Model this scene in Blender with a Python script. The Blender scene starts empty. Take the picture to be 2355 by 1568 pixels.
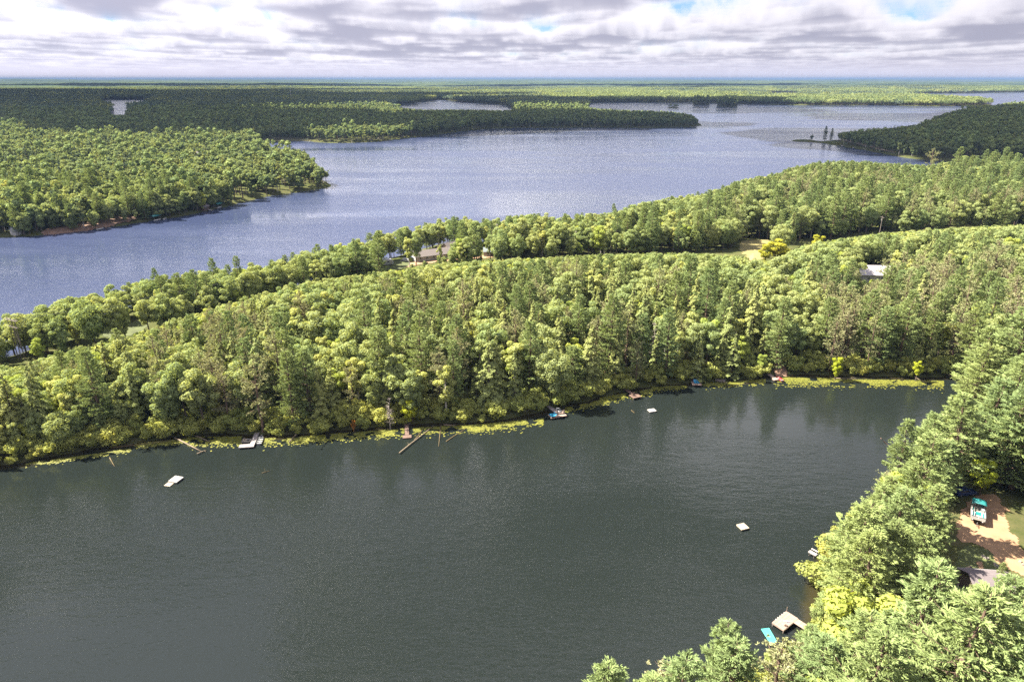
import bpy, math, random, time
import numpy as np
from mathutils import Vector, Matrix

T0 = time.time()
scene = bpy.context.scene
R = math.radians

# ------------------------------------------------------------------ camera
CAM_H = 85.0
F_PX, CX, CY = 1570.0, 1177.5, 784.0          # measured on the photograph (2355 x 1568 reading)
PITCH = math.atan((784.0 - 181.5) / F_PX)
cam_data = bpy.data.cameras.new('camera')
cam_data.sensor_width = 36.0
cam_data.lens = 36.0 * F_PX / 2355.0
cam_data.clip_start = 1.0
cam_data.clip_end = 200000.0
cam = bpy.data.objects.new('camera', cam_data)
scene.collection.objects.link(cam)
cam.location = (0, 0, CAM_H)
cam.rotation_euler = (R(90) - PITCH, 0, 0)
scene.camera = cam

# ------------------------------------------------------------------ light
SUN_AZ = R(78)            # to the left of the view direction
SUN_EL = R(49)
sun_dir = Vector((-math.sin(SUN_AZ) * math.cos(SUN_EL), math.cos(SUN_AZ) * math.cos(SUN_EL), math.sin(SUN_EL)))
sun_data = bpy.data.lights.new('sun', 'SUN')
sun_data.energy = 4.9
sun_data.angle = R(0.53)
sun_data.color = (1.0, 0.93, 0.80)
sun = bpy.data.objects.new('sun', sun_data)
scene.collection.objects.link(sun)
sun.rotation_euler = sun_dir.to_track_quat('Z', 'Y').to_euler()

scene.view_settings.view_transform = 'Standard'
scene.view_settings.look = 'None'
scene.view_settings.gamma = 1.0
scene.view_settings.use_curve_mapping = False
scene.view_settings.exposure = 2.52
scene.render.engine = 'CYCLES'
scene.cycles.max_bounces = 6
scene.cycles.diffuse_bounces = 3
scene.cycles.glossy_bounces = 2
scene.cycles.transmission_bounces = 3
scene.cycles.transparent_max_bounces = 4
scene.cycles.volume_bounces = 0
scene.cycles.sample_clamp_indirect = 4.0
scene.cycles.use_denoising = False
scene.cycles.use_fast_gi = False

HAZE_DENSITY = 6.0e-5
# where cloud shadow lies on the ground: centre x, y and half sizes
CLOUD_SHADE = [(0, 1390, 480, 210), (-760, 1330, 560, 340), (-1000, 2000, 900, 400), (760, 960, 330, 300), (1350, 1500, 520, 420), (690, 2080, 180, 150), (-1600, 2900, 1700, 600), (100, 2450, 800, 350), (-2600, 4300, 1700, 700), (2600, 5900, 1500, 500), (-3500, 7600, 3500, 900), (2500, 8400, 4000, 700)]

def nd(tree, kind, ins=None, **props):
    n = tree.nodes.new(kind)
    for k, v in props.items():
        setattr(n, k, v)
    for k, v in (ins or {}).items():
        s = n.inputs[k]
        if hasattr(v, 'is_output'):
            tree.links.new(v, s)
        else:
            s.default_value = v
    return n

# ------------------------------------------------------------------ sky: blue air with a deck of cumulus, marched in layers
world = bpy.data.worlds.new('World')
scene.world = world
world.use_nodes = True
wt = world.node_tree
wt.nodes.clear()
sky = nd(wt, 'ShaderNodeTexSky', sky_type='NISHITA')
sky.sun_disc = False
sky.sun_elevation = SUN_EL
sky.sun_rotation = -SUN_AZ
sky.altitude = 500
sky.dust_density = 0.6
sky.ozone_density = 2.0
tc = nd(wt, 'ShaderNodeTexCoord')
sep = nd(wt, 'ShaderNodeSeparateXYZ', {0: tc.outputs['Generated']})
zc = nd(wt, 'ShaderNodeMath', {0: sep.outputs['Z'], 1: 0.010}, operation='MAXIMUM')
inv = nd(wt, 'ShaderNodeMath', {0: 1.0, 1: zc.outputs[0]}, operation='DIVIDE')
flat = nd(wt, 'ShaderNodeCombineXYZ', {'X': sep.outputs['X'], 'Y': sep.outputs['Y'], 'Z': 0.0})
ray = nd(wt, 'ShaderNodeVectorMath', {0: flat.outputs[0], 'Scale': inv.outputs[0]}, operation='SCALE')
# how near the sun a direction lies: cloud edges there are brighter
dots = nd(wt, 'ShaderNodeVectorMath', {0: tc.outputs['Generated'], 1: tuple(sun_dir)}, operation='DOT_PRODUCT')
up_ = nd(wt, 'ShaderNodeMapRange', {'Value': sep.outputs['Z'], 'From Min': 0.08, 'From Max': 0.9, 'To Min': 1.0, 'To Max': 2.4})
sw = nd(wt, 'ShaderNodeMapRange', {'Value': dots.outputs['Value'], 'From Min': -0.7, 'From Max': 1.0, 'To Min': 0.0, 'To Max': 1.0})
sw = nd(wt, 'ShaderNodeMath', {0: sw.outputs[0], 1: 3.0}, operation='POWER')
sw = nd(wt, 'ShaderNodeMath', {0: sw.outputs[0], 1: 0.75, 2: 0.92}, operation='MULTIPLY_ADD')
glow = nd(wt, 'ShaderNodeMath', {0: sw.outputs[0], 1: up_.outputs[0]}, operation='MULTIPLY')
col = nd(wt, 'ShaderNodeVectorMath', {0: sky.outputs[0], 1: (0.36, 0.46, 0.62)}, operation='MULTIPLY').outputs[0]      # deep clear air between the clouds
LAYERS = 20
BASE, TOP = 0.80, 1.70
ray2 = nd(wt, 'ShaderNodeVectorMath', {0: ray.outputs[0], 1: (0.75, 0.42, 0.0)}, operation='MULTIPLY')
big = nd(wt, 'ShaderNodeVectorMath', {0: tc.outputs['Generated'], 'Scale': 91733.0}, operation='SCALE')
dith = nd(wt, 'ShaderNodeTexWhiteNoise', {'Vector': big.outputs[0]}, noise_dimensions='3D')      # starts each march at its own height, so no steps show
wob = nd(wt, 'ShaderNodeTexNoise', {'Vector': ray.outputs[0], 'Scale': 0.11, 'Detail': 1.0}, noise_dimensions='2D')   # wider and thinner stretches of the deck
wof = nd(wt, 'ShaderNodeMapRange', {'Value': wob.outputs[0], 'From Min': 0.3, 'From Max': 0.7, 'To Min': -0.035, 'To Max': 0.035})
for i in reversed(range(LAYERS)):
    f = i / (LAYERS - 1)
    hgt = BASE + (TOP - BASE) * f
    hj = nd(wt, 'ShaderNodeMath', {0: dith.outputs['Value'], 1: (TOP - BASE) / (LAYERS - 1), 2: hgt}, operation='MULTIPLY_ADD')
    p = nd(wt, 'ShaderNodeVectorMath', {0: ray2.outputs[0], 'Scale': hj.outputs[0]}, operation='SCALE')
    p = nd(wt, 'ShaderNodeVectorMath', {0: p.outputs[0], 1: (9.4 + 0.10 * f, 4.3, 0.55 * hgt)}, operation='ADD')
    nz = nd(wt, 'ShaderNodeTexNoise', {'Vector': p.outputs[0], 'Scale': 0.92, 'Detail': 5.0, 'Roughness': 0.55, 'Distortion': 0.0}, noise_dimensions='3D')
    n2 = nd(wt, 'ShaderNodeMath', {0: nz.outputs[0], 1: wof.outputs[0]}, operation='ADD')
    thr = 0.442 + 0.19 * f ** 1.3
    a = nd(wt, 'ShaderNodeMapRange', {'Value': n2.outputs[0], 'From Min': thr, 'From Max': thr + 0.024, 'To Min': 0.0, 'To Max': 0.58}, interpolation_type='SMOOTHSTEP')
    # thick hearts and flat bases stay grey, thin edges and tops are white
    dk = nd(wt, 'ShaderNodeMapRange', {'Value': n2.outputs[0], 'From Min': thr + 0.02, 'From Max': thr + 0.11, 'To Min': 0.15 * (1 - f), 'To Max': max(0.0, 1.0 - 1.9 * f)}, interpolation_type='SMOOTHSTEP')
    cm = nd(wt, 'ShaderNodeMix', {'Factor': dk.outputs[0], 6: (4.2, 4.06, 4.35, 1), 7: (1.45, 1.45, 1.9, 1)}, data_type='RGBA')
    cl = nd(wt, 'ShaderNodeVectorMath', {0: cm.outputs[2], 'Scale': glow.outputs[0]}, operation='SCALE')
    mx = nd(wt, 'ShaderNodeMix', {'Factor': a.outputs[0], 6: col, 7: cl.outputs[0]}, data_type='RGBA')
    col = mx.outputs[2]
hz = nd(wt, 'ShaderNodeMapRange', {'Value': sep.outputs['Z'], 'From Min': 0.0, 'From Max': 0.034, 'To Min': 0.95, 'To Max': 0.0}, interpolation_type='SMOOTHSTEP')
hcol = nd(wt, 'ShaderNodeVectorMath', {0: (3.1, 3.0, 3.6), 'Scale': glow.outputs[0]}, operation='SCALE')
mx = nd(wt, 'ShaderNodeMix', {'Factor': hz.outputs[0], 6: col, 7: hcol.outputs[0]}, data_type='RGBA')
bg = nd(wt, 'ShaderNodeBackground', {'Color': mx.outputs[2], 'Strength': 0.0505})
wo = nd(wt, 'ShaderNodeOutputWorld', {'Surface': bg.outputs[0]})
world.cycles.sampling_method = 'MANUAL'
world.cycles.sample_map_resolution = 512

# ------------------------------------------------------------------ measuring: reading pixels on the ground
SP, CP = math.sin(PITCH), math.cos(PITCH)
K = 2400.0 / 2355.0
def at(px, py, z=0.0):
    u, v = (px - CX) / F_PX, (CY - py) / F_PX
    t = (CAM_H - z) / (SP - v * CP)
    return (u * t, (CP + v * SP) * t, z)
def src(px, py, z=0.0):                       # the same for readings on the 2400-wide photograph
    return Vector(at(px / K, py / K, z))
def to_px(x, y, z):
    dz = z - CAM_H
    t = y * CP - dz * SP
    v = (y * SP + dz * CP) / t
    return CX + F_PX * x / t, CY - F_PX * v, t

def hash2(ix, iy, seed):
    n = (ix.astype(np.int64) * 374761393 + iy.astype(np.int64) * 668265263 + seed * 1442695041) & 0xFFFFFFFF
    n = ((n ^ (n >> 13)) * 1274126177) & 0xFFFFFFFF
    n = n ^ (n >> 16)
    return (n & 0xFFFFFF) / float(0x1000000)
def vnoise(x, y, seed=0):
    ix, iy = np.floor(x), np.floor(y)
    fx, fy = x - ix, y - iy
    fx = fx * fx * (3 - 2 * fx); fy = fy * fy * (3 - 2 * fy)
    a = hash2(ix, iy, seed); b = hash2(ix + 1, iy, seed); c = hash2(ix, iy + 1, seed); d = hash2(ix + 1, iy + 1, seed)
    return (a * (1 - fx) + b * fx) * (1 - fy) + (c * (1 - fx) + d * fx) * fy
def fbm(x, y, seed=0, oct=4):
    s, a, tot = 0.0, 0.5, 0.0
    for o in range(oct):
        s = s + a * vnoise(x, y, seed + o * 17); tot += a
        x, y, a = x * 2.03 + 5.1, y * 2.03 + 1.7, a * 0.5
    return s / tot

def chaikin(p, n=2):
    p = np.array(p, float)
    for _ in range(n):
        q = np.roll(p, -1, axis=0)
        p = np.stack([0.75 * p + 0.25 * q, 0.25 * p + 0.75 * q], 1).reshape(-1, 2)
    return p
def inside(px, py, poly):
    res = np.zeros(np.shape(px), bool)
    x0, y0 = poly[-1]
    for x1, y1 in poly:
        if y0 != y1:
            c = ((y0 > py) != (y1 > py)) & (px < (x1 - x0) * (py - y0) / (y1 - y0) + x0)
            res ^= c
        x0, y0 = x1, y1
    return res
def sd_poly(x, y, poly, far=400.0):
    """distance to the outline, negative inside; clamped to far outside the box"""
    out = np.full(x.shape, far)
    lo, hi = poly.min(0) - far, poly.max(0) + far
    m = (x > lo[0]) & (x < hi[0]) & (y > lo[1]) & (y < hi[1])
    if not m.any():
        return out
    X, Y = x[m], y[m]
    d2 = np.full(X.shape, far * far)
    a = poly[-1]
    for b in poly:
        ex, ey = b[0] - a[0], b[1] - a[1]
        L = ex * ex + ey * ey
        if L > 1e-9:
            t = np.clip(((X - a[0]) * ex + (Y - a[1]) * ey) / L, 0, 1)
            d2 = np.minimum(d2, (X - a[0] - t * ex) ** 2 + (Y - a[1] - t * ey) ** 2)
        a = b
    d = np.sqrt(d2)
    d[inside(X, Y, poly)] *= -1
    out[m] = d
    return out

# ------------------------------------------------------------------ the lakes (pixel, pixel, height at which that edge is seen: 0 = waterline, >0 = tree tops in front)
POND_FAR = [(-420, 1120), (-200, 1100), (0, 1075), (60, 1066), (130, 1052), (200, 1038), (260, 1030), (330, 1021), (400, 1009), (470, 1001), (540, 1000),
            (620, 1006), (700, 1001), (800, 991), (900, 982), (1000, 976), (1080, 976), (1150, 969), (1230, 956), (1290, 938), (1350, 926), (1420, 906),
            (1500, 891), (1560, 886), (1620, 881), (1700, 876), (1800, 862), (1900, 864), (2000, 868), (2100, 871), (2180, 868), (2245, 872)]
POND_NEAR = [(2235, 905), (2180, 970), (2105, 1055), (2035, 1135), (1965, 1215), (1900, 1280), (1872, 1345), (1866, 1420), (1850, 1475), (1800, 1520),
             (1700, 1585), (1560, 1680), (1380, 1790), (1150, 1960), (700, 2200), (-300, 2200), (-900, 1500)]
LAKE = ([(-700, 830, 16), (-300, 770, 16), (0, 712, 16), (60, 692, 16), (110, 687, 14), (200, 668, 11), (300, 643, 11), (440, 617, 12), (560, 603, 13.5), (640, 580, 16), (720, 562, 16),
         (830, 532, 16), (920, 517, 16), (1000, 502, 14.5), (1060, 492, 14.5), (1130, 500, 14.5), (1200, 484, 14.5), (1300, 490, 14.5), (1400, 480, 14.5), (1480, 462, 14.5),
         (1560, 447, 14.5), (1640, 432, 14.5), (1700, 412, 14.5), (1760, 402, 14.5), (1840, 378, 14.5), (1900, 368, 14.5), (1960, 368, 14.5), (2060, 374, 14.5), (2140, 377, 14.5), (2270, 380, 14.5)]
        + [(2290, 378, 0), (2200, 374, 0), (2150, 371, 0), (2100, 366, 0), (2050, 358, 0), (1990, 346, 0), (1930, 336, 0), (1880, 328, 0), (1815, 326, 0), (1816, 323.5, 0),
           (1850, 322, 0), (1880, 320, 3), (1890, 310, 10), (1960, 298, 15), (2060, 289, 16), (2110, 284, 17), (2150, 266, 17), (2200, 251, 17), (2300, 244, 17), (2340, 243, 14)]
        + [(2340, 240, 0), (2200, 246, 0), (2000, 243, 0), (1900, 243, 0), (1800, 242, 0), (1700, 240, 0), (1640, 237, 0), (1560, 236, 0), (1380, 236, 0), (1340, 238, 0)]
        + [(1350, 246, 17), (1380, 249, 17), (1450, 252, 17), (1540, 255, 17), (1590, 262, 12), (1612, 280, 4), (1617, 291, 0), (1500, 295, 0), (1400, 294, 0), (1250, 294, 0),
           (1130, 296, 0), (1090, 299, 0), (1000, 311, 0), (900, 322, 0), (860, 327, 0), (780, 330, 0), (730, 328, 0), (700, 324, 0), (605, 327, 0), (590, 330, 0)]
        + [(600, 334, 12), (660, 337, 14), (700, 342, 15), (715, 362, 14), (735, 378, 13), (758, 395, 10), (768, 425, 0), (764, 431, 0), (700, 441, 0), (620, 451, 0),
           (560, 466, 0), (500, 481, 0), (420, 498, 0), (350, 508, 0), (270, 521, 0), (200, 531, 0), (100, 541, 0), (30, 546, 0), (0, 546, 0), (-300, 560, 0), (-900, 620, 0)])
BAY = [(895, 242, 0), (960, 237, 0), (1000, 230, 0), (1030, 231, 0), (1080, 237, 0), (1172, 241, 0), (1185, 250, 10), (1175, 253, 17), (1060, 251, 17), (960, 251, 17), (895, 244, 17)]
TARN = [(215, 231, 0), (280, 229, 0), (352, 229.5, 0), (356, 234, 8), (312, 240, 14), (292, 250, 14), (288, 263, 14), (245, 263, 14), (254, 250, 14), (248, 241, 14)]
FARLAKE = [(2065, 217, 0), (2200, 215, 0), (2400, 212, 0), (2600, 214, 0), (2600, 238, 17), (2400, 238, 17), (2320, 236, 17), (2260, 226, 17), (2160, 222, 17)]
SLIVER = [(1758, 214, 0), (1840, 213.5, 0), (1845, 217, 12), (1765, 217.5, 12)]
ISLANDS = [[(1645, 243.5), (1655, 239.5), (1690, 240), (1699, 243.5), (1690, 246.5), (1655, 246.5)], [(1590, 241), (1600, 238.5), (1628, 238.5), (1636, 240.5), (1625, 242.3), (1600, 242.3)],
           [(1531, 248), (1540, 246.8), (1558, 247), (1566, 248.4), (1555, 249.3), (1538, 249.3)]]
def wpoly(p, n=2):
    return chaikin([at(*q)[:2] for q in p], n)
LAKES = [('pond', wpoly([(a, b, 0) for a, b in POND_FAR + POND_NEAR], 1)), ('lake', wpoly(LAKE, 1)), ('bay', wpoly(BAY)), ('tarn', wpoly(TARN)), ('farther_lake', wpoly(FARLAKE)), ('lake_sliver', wpoly(SLIVER))]
ISL = [wpoly([(a, b, 0) for a, b in p]) for p in ISLANDS]

# what the photograph shows open to view (pixel outlines): no crown may stand in front of these
VIS_POND = [(a, b + 6) for a, b in POND_FAR[2:-1]] + [(2165, 905), (2150, 925), (2130, 950), (2062, 990), (2047, 1020), (2060, 1040), (2040, 1055), (2030, 1075), (1997, 1110), (1990, 1135), (1952, 1165), (1950, 1195),
            (1902, 1215), (1887, 1240), (1868, 1262), (1880, 1275), (1852, 1310), (1862, 1370), (1862, 1400), (1856, 1425), (1830, 1440), (1800, 1462), (1792, 1480), (1755, 1475), (1700, 1422), (1680, 1422), (1640, 1460), (1640, 1480), (1610, 1495), (1560, 1510), (1520, 1532), (1505, 1560),
            (1480, 1568), (1470, 1530), (1430, 1515), (1370, 1535), (1352, 1570), (1350, 1700), (0, 1700)]
VIS_LAKE = [(p[0], p[1]) for p in LAKE]
LONE = [(338, 622), (362, 622), (470, 600), (500, 596), (530, 590), (555, 590), (620, 575), (1400, 462), (1425, 462)]
KEEP = [[(2195, 1205), (2225, 1160), (2290, 1140), (2312, 1165), (2325, 1225), (2340, 1262), (2380, 1290), (2380, 1310), (2300, 1305), (2270, 1275), (2240, 1255), (2200, 1245)],
        [(2190, 1245), (2260, 1255), (2302, 1300), (2268, 1322), (2238, 1345), (2222, 1340), (2212, 1330), (2228, 1292), (2195, 1268)],
        [(2012, 1492), (2042, 1476), (2085, 1498), (2085, 1520), (2060, 1548), (2038, 1542), (2022, 1512)],
        [(878, 610), (925, 591), (945, 599), (985, 579), (1030, 574), (1030, 585), (1000, 590), (950, 601), (925, 613), (890, 618)],
        [(1108, 588), (1122, 578), (1136, 580), (1134, 594), (1112, 596)],
        [(1698, 551), (1768, 551), (1772, 560), (1745, 578), (1735, 596), (1722, 596), (1708, 570)],
        [(1973, 616), (2042, 616), (2036, 638), (1977, 641)],
        [(205, 760), (280, 744), (345, 732), (330, 744), (300, 772), (262, 764)],
        [(2, 738), (50, 742), (72, 838), (40, 838), (10, 775)],
        [(1752, 795), (1768, 792), (1800, 826), (1812, 856), (1790, 860), (1780, 830)],
        [(1270, 928), (1290, 934), (1302, 955), (1264, 962)], [(1434, 886), (1456, 896), (1474, 912), (1450, 915)], [(1580, 862), (1602, 868), (1612, 882), (1590, 886)], [(1754, 846), (1768, 848), (1802, 878), (1780, 880)],
        [(548, 1002), (590, 998), (602, 1012), (590, 1034), (548, 1034)], [(925, 972), (942, 972), (945, 1012), (925, 1012)],
        [(2185, 866), (2200, 866), (2200, 872), (2185, 872)]]
# tops of the wood in front of the road keep below this line, so that the shaded forest edge behind shows
EDGE_LINE = np.array([(-400, 900), (0, 836), (120, 812), (200, 790), (345, 748), (430, 716), (590, 672), (700, 641), (830, 627), (1000, 604), (1150, 592), (1300, 586), (1500, 578), (1690, 584), (1780, 598), (1850, 560), (2000, 537), (2100, 527), (2200, 521), (2355, 514), (2700, 500)], float)
# middle of the open strip with the road and the power line (pixel readings at ground level)
ROAD_PX = [(-260, 915), (-60, 872), (40, 856), (150, 830), (340, 790), (450, 757), (600, 718), (700, 694), (830, 657), (930, 640), (1020, 628), (1140, 615), (1300, 601), (1500, 591), (1650, 580), (1780, 567), (1870, 555), (2000, 546), (2120, 538), (2355, 525), (2700, 506)]
ROAD = np.array([at(a, b, 3.0)[:2] for a, b in ROAD_PX])
def line_dist(x, y, line):
    d2 = np.full(x.shape, 1e12)
    for a, b in zip(line[:-1], line[1:]):
        e = b - a; L = (e ** 2).sum()
        t = np.clip(((x - a[0]) * e[0] + (y - a[1]) * e[1]) / L, 0, 1)
        d2 = np.minimum(d2, (x - a[0] - t * e[0]) ** 2 + (y - a[1] - t * e[1]) ** 2)
    return np.sqrt(d2)

# open ground: (outline read in pixels at the given ground height, that height)
YARD_Z, HOME_Z, MEADOW_Z, VERGE_Z = 3.2, 3.0, 3.0, 3.0
def gpoly(p, z, n=2):
    return chaikin([at(a, b, z)[:2] for a, b in p], n)
YARD = gpoly([(2190, 1195), (2225, 1135), (2298, 1125), (2325, 1190), (2345, 1250), (2420, 1305), (2420, 1400), (2330, 1450), (2180, 1450), (2140, 1400), (2160, 1330), (2200, 1290)], YARD_Z)
HOME = gpoly([(866, 622), (920, 592), (1010, 574), (1080, 568), (1145, 576), (1145, 592), (1060, 595), (950, 608), (890, 626)], HOME_Z)
MEADOW = gpoly([(1690, 552), (1775, 550), (1780, 566), (1750, 600), (1715, 604)], MEADOW_Z)
VERGE = gpoly([(200, 764), (285, 744), (345, 733), (350, 748), (300, 776), (240, 778)], VERGE_Z)
BARNYARD = gpoly([(1960, 618), (2060, 618), (2060, 660), (1960, 660)], 4.0)
CABIN = gpoly([(1990, 1470), (2100, 1470), (2120, 1570), (2060, 1600), (2000, 1580)], 3.6)
FLATS = [(YARD, YARD_Z), (HOME, HOME_Z), (MEADOW, MEADOW_Z), (VERGE, VERGE_Z), (BARNYARD, 4.0), (CABIN, 3.6)]

def shore_sd(x, y):
    """distance from the nearest water (negative in the water), and which lake"""
    best = np.full(x.shape, 400.0); which = np.full(x.shape, -1)
    for k, (_, poly) in enumerate(LAKES):
        d = sd_poly(x, y, poly)
        if k == 1:
            for isl in ISL:
                d = np.maximum(d, -sd_poly(x, y, isl))
        m = d < best
        best[m] = d[m]; which[m] = k
    r = np.hypot(x, y)
    return best + (vnoise(x / 3.1, y / 3.1, 5) - 0.5) * np.clip(r / 160.0, 0.8, 2.5), which
def ground_z(x, y, sd):
    s = sd - 1.2
    z = np.where(s > 0, 2.4 * (1 - np.exp(-np.maximum(s, 0) / 5.0)) + 0.10, np.maximum(s * 0.35, -2.5))
    inl = np.clip((s - 8) / 120.0, 0, 1); inl = inl * inl * (3 - 2 * inl)
    r = np.hypot(x, y)
    z = z + inl * (fbm(x / 130.0, y / 130.0, 3, 3) - 0.35) * 7.0
    far = np.clip((r - 2600) / 3500.0, 0, 1) * np.clip((s - 60) / 300.0, 0, 1)
    z = z + far * (fbm(x / 2300.0, y / 2300.0, 31, 4) - 0.42) * 46.0
    for poly, h in FLATS:
        d = sd_poly(x, y, poly, 30.0)
        w = np.clip(1 - d / 9.0, 0, 1)
        z = z * (1 - w) + h * w
    return z

# ------------------------------------------------------------------ building helpers
COL = scene.collection
def tag(o, label=None, cat=None, group=None, kind=None):
    if label: o['label'] = label
    if cat: o['category'] = cat
    if group: o['group'] = group
    if kind: o['kind'] = kind
    return o
def thing(name, loc, label, cat, group=None, rz=0.0):
    o = bpy.data.objects.new(name, None)
    o.empty_display_size = 0.5
    COL.objects.link(o)
    o.location = loc; o.rotation_euler = (0, 0, rz)
    return tag(o, label, cat, group)
def np_mesh(name, verts, faces, mats, mat_idx=None, smooth=False):
    """verts (N,3); faces: list of (M,k) index arrays"""
    me = bpy.data.meshes.new(name)
    verts = np.asarray(verts, np.float32)
    faces = [np.asarray(f, np.int32) for f in faces if len(f)]
    nl = sum(f.size for f in faces); nf = sum(len(f) for f in faces)
    me.vertices.add(len(verts)); me.vertices.foreach_set('co', verts.ravel())
    me.loops.add(nl); me.loops.foreach_set('vertex_index', np.concatenate([f.ravel() for f in faces]))
    starts, s = [], 0
    for f in faces:
        starts.append(s + np.arange(len(f)) * f.shape[1]); s += f.size
    me.polygons.add(nf); me.polygons.foreach_set('loop_start', np.concatenate(starts).astype(np.int32))
    if mat_idx is not None:
        me.polygons.foreach_set('material_index', np.asarray(mat_idx, np.int32))
    if smooth:
        me.polygons.foreach_set('use_smooth', np.ones(nf, bool))
    for m in mats: me.materials.append(m)
    me.update(calc_edges=True)
    return me
def face_attr(me, name, vals):
    a = me.attributes.new(name, 'FLOAT', 'FACE'); a.data.foreach_set('value', np.asarray(vals, np.float32))
def vert_attr(me, name, vals):
    a = me.attributes.new(name, 'FLOAT', 'POINT'); a.data.foreach_set('value', np.asarray(vals, np.float32))
def link(name, me, parent=None):
    o = bpy.data.objects.new(name, me); COL.objects.link(o)
    if parent is not None: o.parent = parent
    return o

class MB:
    def __init__(s): s.v, s.f = [], []
    def add(s, vs, fs):
        b = len(s.v); s.v += [tuple(v) for v in vs]; s.f += [tuple(i + b for i in f) for f in fs]; return s
    def box(s, c, d, rz=0.0, m=None):
        hx, hy, hz = d[0] / 2, d[1] / 2, d[2] / 2
        ca, sa = math.cos(rz), math.sin(rz)
        vs = []
        for z in (-hz, hz):
            for x, y in ((-hx, -hy), (hx, -hy), (hx, hy), (-hx, hy)):
                vs.append((c[0] + x * ca - y * sa, c[1] + x * sa + y * ca, c[2] + z))
        return s.add(vs, [(3, 2, 1, 0), (4, 5, 6, 7), (0, 1, 5, 4), (1, 2, 6, 5), (2, 3, 7, 6), (3, 0, 4, 7)])
    def tube(s, pts, rad, n=6, cap=True):
        pts = [Vector(p) for p in pts]
        if not hasattr(rad, '__len__'): rad = [rad] * len(pts)
        b = len(s.v)
        for i, p in enumerate(pts):
            d = (pts[min(i + 1, len(pts) - 1)] - pts[max(i - 1, 0)]).normalized()
            u = d.orthogonal().normalized(); w = d.cross(u)
            for k in range(n):
                a = 2 * math.pi * k / n
                s.v.append(tuple(p + (u * math.cos(a) + w * math.sin(a)) * rad[i]))
        for i in range(len(pts) - 1):
            for k in range(n):
                k2 = (k + 1) % n
                s.f.append((b + i * n + k, b + i * n + k2, b + (i + 1) * n + k2, b + (i + 1) * n + k))
        if cap:
            s.f.append(tuple(b + k for k in reversed(range(n)))); s.f.append(tuple(b + (len(pts) - 1) * n + k for k in range(n)))
        return s
    def prism(s, poly, z0, z1):
        n = len(poly)
        vs = [(p[0], p[1], z0) for p in poly] + [(p[0], p[1], z1) for p in poly]
        return s.add(vs, [tuple(reversed(range(n))), tuple(range(n, 2 * n))] + [(i, (i + 1) % n, n + (i + 1) % n, n + i) for i in range(n)])
    def mesh(s, name, mat, smooth=False):
        me = bpy.data.meshes.new(name); me.from_pydata(s.v, [], s.f)
        if mat: me.materials.append(mat)
        if smooth: me.polygons.foreach_set('use_smooth', [True] * len(me.polygons))
        me.update(); return me
    def build(s, name, mat, parent=None, smooth=False):
        return link(name, s.mesh(name, mat, smooth), parent)

# ------------------------------------------------------------------ materials
def new_mat(name):
    m = bpy.data.materials.new(name); m.use_nodes = True; m.node_tree.nodes.clear(); return m, m.node_tree
def finish(t, shader):
    nd(t, 'ShaderNodeOutputMaterial', {'Surface': shader})
def plain(name, color, rough=0.7, var=0.25, scale=3.0, metal=0.0, bump=0.0):
    """painted or bare surface with worn, uneven tone"""
    m, t = new_mat(name)
    c = nd(t, 'ShaderNodeTexCoord')
    n1 = nd(t, 'ShaderNodeTexNoise', {'Vector': c.outputs['Object'], 'Scale': scale, 'Detail': 5.0, 'Roughness': 0.65})
    f = nd(t, 'ShaderNodeMapRange', {'Value': n1.outputs[0], 'From Min': 0.3, 'From Max': 0.7, 'To Min': 1 - var, 'To Max': 1 + var})
    mul = nd(t, 'ShaderNodeVectorMath', {0: color, 'Scale': f.outputs[0]}, operation='SCALE')
    ins = {'Base Color': mul.outputs[0], 'Roughness': rough, 'Metallic': metal}
    if bump:
        b = nd(t, 'ShaderNodeBump', {'Height': n1.outputs[0], 'Strength': bump, 'Distance': 0.05})
        ins['Normal'] = b.outputs[0]
    p = nd(t, 'ShaderNodeBsdfPrincipled', ins)
    finish(t, p.outputs[0]); return m
def wood(name, color, var=0.3, grain=1.0):
    m, t = new_mat(name)
    c = nd(t, 'ShaderNodeTexCoord'); oi = nd(t, 'ShaderNodeObjectInfo')
    mp = nd(t, 'ShaderNodeMapping', {'Vector': c.outputs['Object'], 'Scale': (1.2, 9.0, 9.0)})
    n1 = nd(t, 'ShaderNodeTexNoise', {'Vector': mp.outputs[0], 'Scale': 2.0 * grain, 'Detail': 5.0, 'Roughness': 0.7})
    n2 = nd(t, 'ShaderNodeTexNoise', {'Vector': c.outputs['Object'], 'Scale': 0.9, 'Detail': 3.0})
    s = nd(t, 'ShaderNodeMath', {0: n1.outputs[0], 1: n2.outputs[0]}, operation='ADD')
    s2 = nd(t, 'ShaderNodeMath', {0: oi.outputs['Random'], 1: 0.5, 2: s.outputs[0]}, operation='MULTIPLY_ADD')
    f = nd(t, 'ShaderNodeMapRange', {'Value': s2.outputs[0], 'From Min': 0.8, 'From Max': 1.7, 'To Min': 1 - var, 'To Max': 1 + var})
    mul = nd(t, 'ShaderNodeVectorMath', {0: color, 'Scale': f.outputs[0]}, operation='SCALE')
    b = nd(t, 'ShaderNodeBump', {'Height': n1.outputs[0], 'Strength': 0.4, 'Distance': 0.01})
    p = nd(t, 'ShaderNodeBsdfPrincipled', {'Base Color': mul.outputs[0], 'Roughness': 0.85, 'Normal': b.outputs[0]})
    finish(t, p.outputs[0]); return m
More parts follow.
